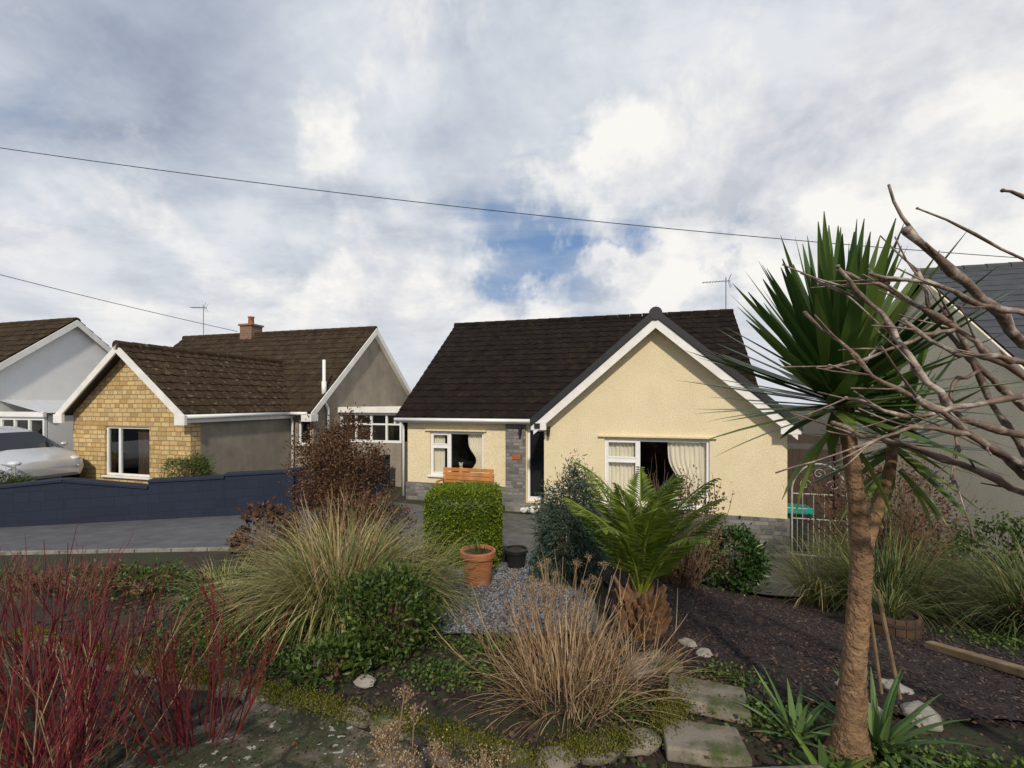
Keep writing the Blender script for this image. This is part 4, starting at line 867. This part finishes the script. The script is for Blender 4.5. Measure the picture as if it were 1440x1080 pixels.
stones('gravel',[(-.9,3.95),(.75,3.95),(1.0,7.5),(-.88,7.6)],12000,.013,.035,M['pebble'])
stones('bark_chips',[(.8,2.9),(6.2,2.2),(8.3,7.2),(1.3,6.6)],19000,.009,.033,M['chip'],.35,1.9)
stones('soil_clods',[(-4.5,2.5),(1.6,1.2),(1.2,4.2),(-4.5,7.0)],6000,.016,-.004,M['chip'],.5,1.3)
stones('paving_grit',[(-2.3,1.2),(.7,1.0),(.2,2.2),(-1.7,2.9)],2500,.005,.048,M['chip'],.5,1.2)
def cover(name,cs,n,ls,mat,h=.05):
    mb=MB()
    for c in cs:
        x,y,rx,ry=c; m_=int(n*rx*ry*4); a=rng.normal(size=(m_,2))*[rx*.5,ry*.5]+[x,y]
        P=np.concatenate([a,(g(a[:,0],a[:,1])+rng.random(m_)*h)[:,None]],1); leaves(mb,P,rng.normal(size=(m_,3))*[1,1,.4]+[0,0,.35],ls*rng.uniform(.6,1.3,m_),ls*.7,rng.random(m_))
    mb.build(name,mat,kind='stuff')
cover('ground_cover',[(-.35,3.2,.5,.25),(1.5,3.15,.25,.2),(1.55,2.65,.25,.2),(.7,2.75,.2,.15),(1.75,2.1,.35,.25),(-1.6,3.4,.6,.2),(-2.4,3.9,.8,.5),(2.15,2.2,.35,.2),(4.9,4.3,.5,.6),(2.9,2.2,.4,.2),(-.2,3.7,.5,.2),(.62,1.95,.18,.2),(-5,6.0,1.0,.4),(-7,5.9,1.2,.3)],2200,.03,M['ivy'],.07)
mb=MB()
for (a,b) in zip(EDGE[:-1],EDGE[1:]):
    a=np.array(a);b=np.array(b);n=int(np.linalg.norm(b-a)*7000); t=rng.random(n)[:,None]; q=a+(b-a)*t+rng.normal(size=(n,2))*.05; keep=np.sin(q[:,0]*9+q[:,1]*7)+rng.normal(size=n)*.6>-.5; q=q[keep]
    P=np.concatenate([q,(g(q[:,0],q[:,1])+.045+rng.random(len(q))*.04)[:,None]],1); leaves(mb,P,rng.normal(size=(len(q),3))*.6+[0,0,1],.013,.009,rng.random(len(q)))
mb.build('moss',M['moss'],kind='stuff')
P=poly_pts([(-4.5,1.2),(2.8,.9),(2.8,4.0),(-4.5,6.0)],2600); P[:,2]+=.055; mb=MB(); leaves(mb,P,rng.normal(size=P.shape)*[1,1,.25],.028*rng.uniform(.5,1.2,len(P)),.015,rng.random(len(P))); mb.build('leaf_litter',M['brownleaf'],kind='stuff')

# ================================================================== LIGHT / WORLD / CAMERA
el,azs=R(37),R(180)
sd=Vector((math.sin(azs)*math.cos(el),math.cos(azs)*math.cos(el),math.sin(el)))
L=bpy.data.lights.new('sun','SUN'); L.energy=3.0; L.angle=R(2.5); L.color=(1,.90,.76); lo=bpy.data.objects.new('sun',L); COL.objects.link(lo); lo.rotation_euler=sd.to_track_quat('Z','Y').to_euler()
w=bpy.data.worlds.new('World'); scene.world=w; w.use_nodes=True; nt=NT(w.node_tree); nt.n.clear()
out=nt.node('ShaderNodeOutputWorld'); bg=nt.node('ShaderNodeBackground'); bg.inputs[1].default_value=.1; nt.l.new(bg.outputs[0],out.inputs[0])
sky=nt.node('ShaderNodeTexSky'); sky.sky_type='NISHITA'; sky.sun_disc=False; sky.sun_elevation=el; sky.sun_rotation=azs
dr=nt.vmath('NORMALIZE',nt.node('ShaderNodeTexCoord').outputs['Generated'])
sp=nt.node('ShaderNodeSeparateXYZ',inp={0:dr}); zz=nt.math('ADD',nt.math('MAXIMUM',sp.outputs[2],0),.25)
uv=nt.node('ShaderNodeCombineXYZ',inp={0:nt.math('DIVIDE',sp.outputs[0],zz),1:nt.math('DIVIDE',sp.outputs[1],zz),2:3.7}).outputs[0]
uvs=nt.node('ShaderNodeMapping',inp={0:uv,2:(0,0,.5),3:(.6,1.35,1)}).outputs[0]
n1=noise(nt,uvs,1.3,6,.6,.6)
n2=noise(nt,uv,2.4,6,.6,.2)
n3=noise(nt,dr,4.6,7,.58,.2)
wc=nt.node('ShaderNodeTexNoise',inp={'Vector':dr,'Scale':3.6,'Detail':5.,'Roughness':.6}).outputs[1]
drw=nt.vmath('ADD',dr,nt.vmath('MULTIPLY',nt.vmath('SUBTRACT',wc,(.5,.5,.5)),(.42,.3,.36)))
def spot(px_,py_,r):
    v=Vector(((px_-720)/640,1,(565-py_)/640)).normalized(); d=nt.vmath('DISTANCE',drw,tuple(v),out=1)
    return nt.node('ShaderNodeMapRange',interpolation_type='SMOOTHSTEP',inp={0:d,1:0.,2:r,3:1.,4:0.}).outputs[0]
def spots(l):
    o=None
    for a in l:
        s_=nt.math('MULTIPLY',spot(*a[:3]),a[3]); o=s_ if o is None else nt.math('MAXIMUM',o,s_)
    return o
blue=spots([(770,370,.26,1),(920,335,.24,1),(1010,345,.18,.9),(800,225,.18,.8),(670,320,.18,.6),(640,235,.20,.4),(250,330,.3,.2)])
white=spots([(1010,225,.36,1),(1210,300,.42,1),(1350,150,.48,.95),(880,200,.16,.85),(930,395,.16,.9),(860,365,.10,.8),(780,435,.14,.75),(540,440,.34,.85),(640,440,.2,.8),(450,205,.16,.6),(250,450,.40,.75),(60,420,.35,.6),(560,30,.25,.45)])
cf=nt.ramp(nt.math('SUBTRACT',nt.math('ADD',n1,.19),nt.math('MULTIPLY',blue,.36)),[(.28,(0,0,0)),(.56,(1,1,1))])
veil=nt.ramp(nt.math('ADD',nt.math('ADD',n2,nt.math('MULTIPLY',white,.3)),nt.math('MULTIPLY',nt.math('SUBTRACT',n1,.5),.7)),[(.26,(3.3,3.8,4.8)),(.5,(5.0,5.5,6.4)),(.78,(7.6,7.9,8.3))])
skyc=nt.mix(.65,sky.outputs[0],(1.7,3.0,5.5))
base=nt.mix(cf,skyc,veil)
cm=nt.ramp(nt.math('ADD',nt.math('MULTIPLY',n3,1.1),nt.math('MULTIPLY',white,.50)),[(.68,(0,0,0)),(.86,(1,1,1))])
cc=nt.ramp(nt.math('ADD',n2,nt.math('MULTIPLY',nt.math('SUBTRACT',n3,.5),1.1)),[(.28,(5.6,5.9,6.5)),(.45,(7.5,7.6,7.9)),(.62,(9.6,9.4,9.0))])
fin=nt.mix(cm,base,cc)
hz=nt.node('ShaderNodeMapRange',interpolation_type='SMOOTHSTEP',inp={0:sp.outputs[2],1:0.,2:.26,3:.75,4:0.}).outputs[0]
fin=nt.mix(hz,fin,(7.4,7.6,8.0)); nt.l.new(fin,bg.inputs[0])

cd=bpy.data.cameras.new('camera'); cam=bpy.data.objects.new('camera',cd); COL.objects.link(cam); cam.location=(0,0,3.55); cam.rotation_euler=(R(90),0,0)
cd.lens=16; cd.sensor_width=36; cd.shift_y=25/1440; cd.clip_start=.05; cd.clip_end=2000; scene.camera=cam
scene.view_settings.view_transform='Standard'; scene.view_settings.look='None'; scene.view_settings.exposure=0
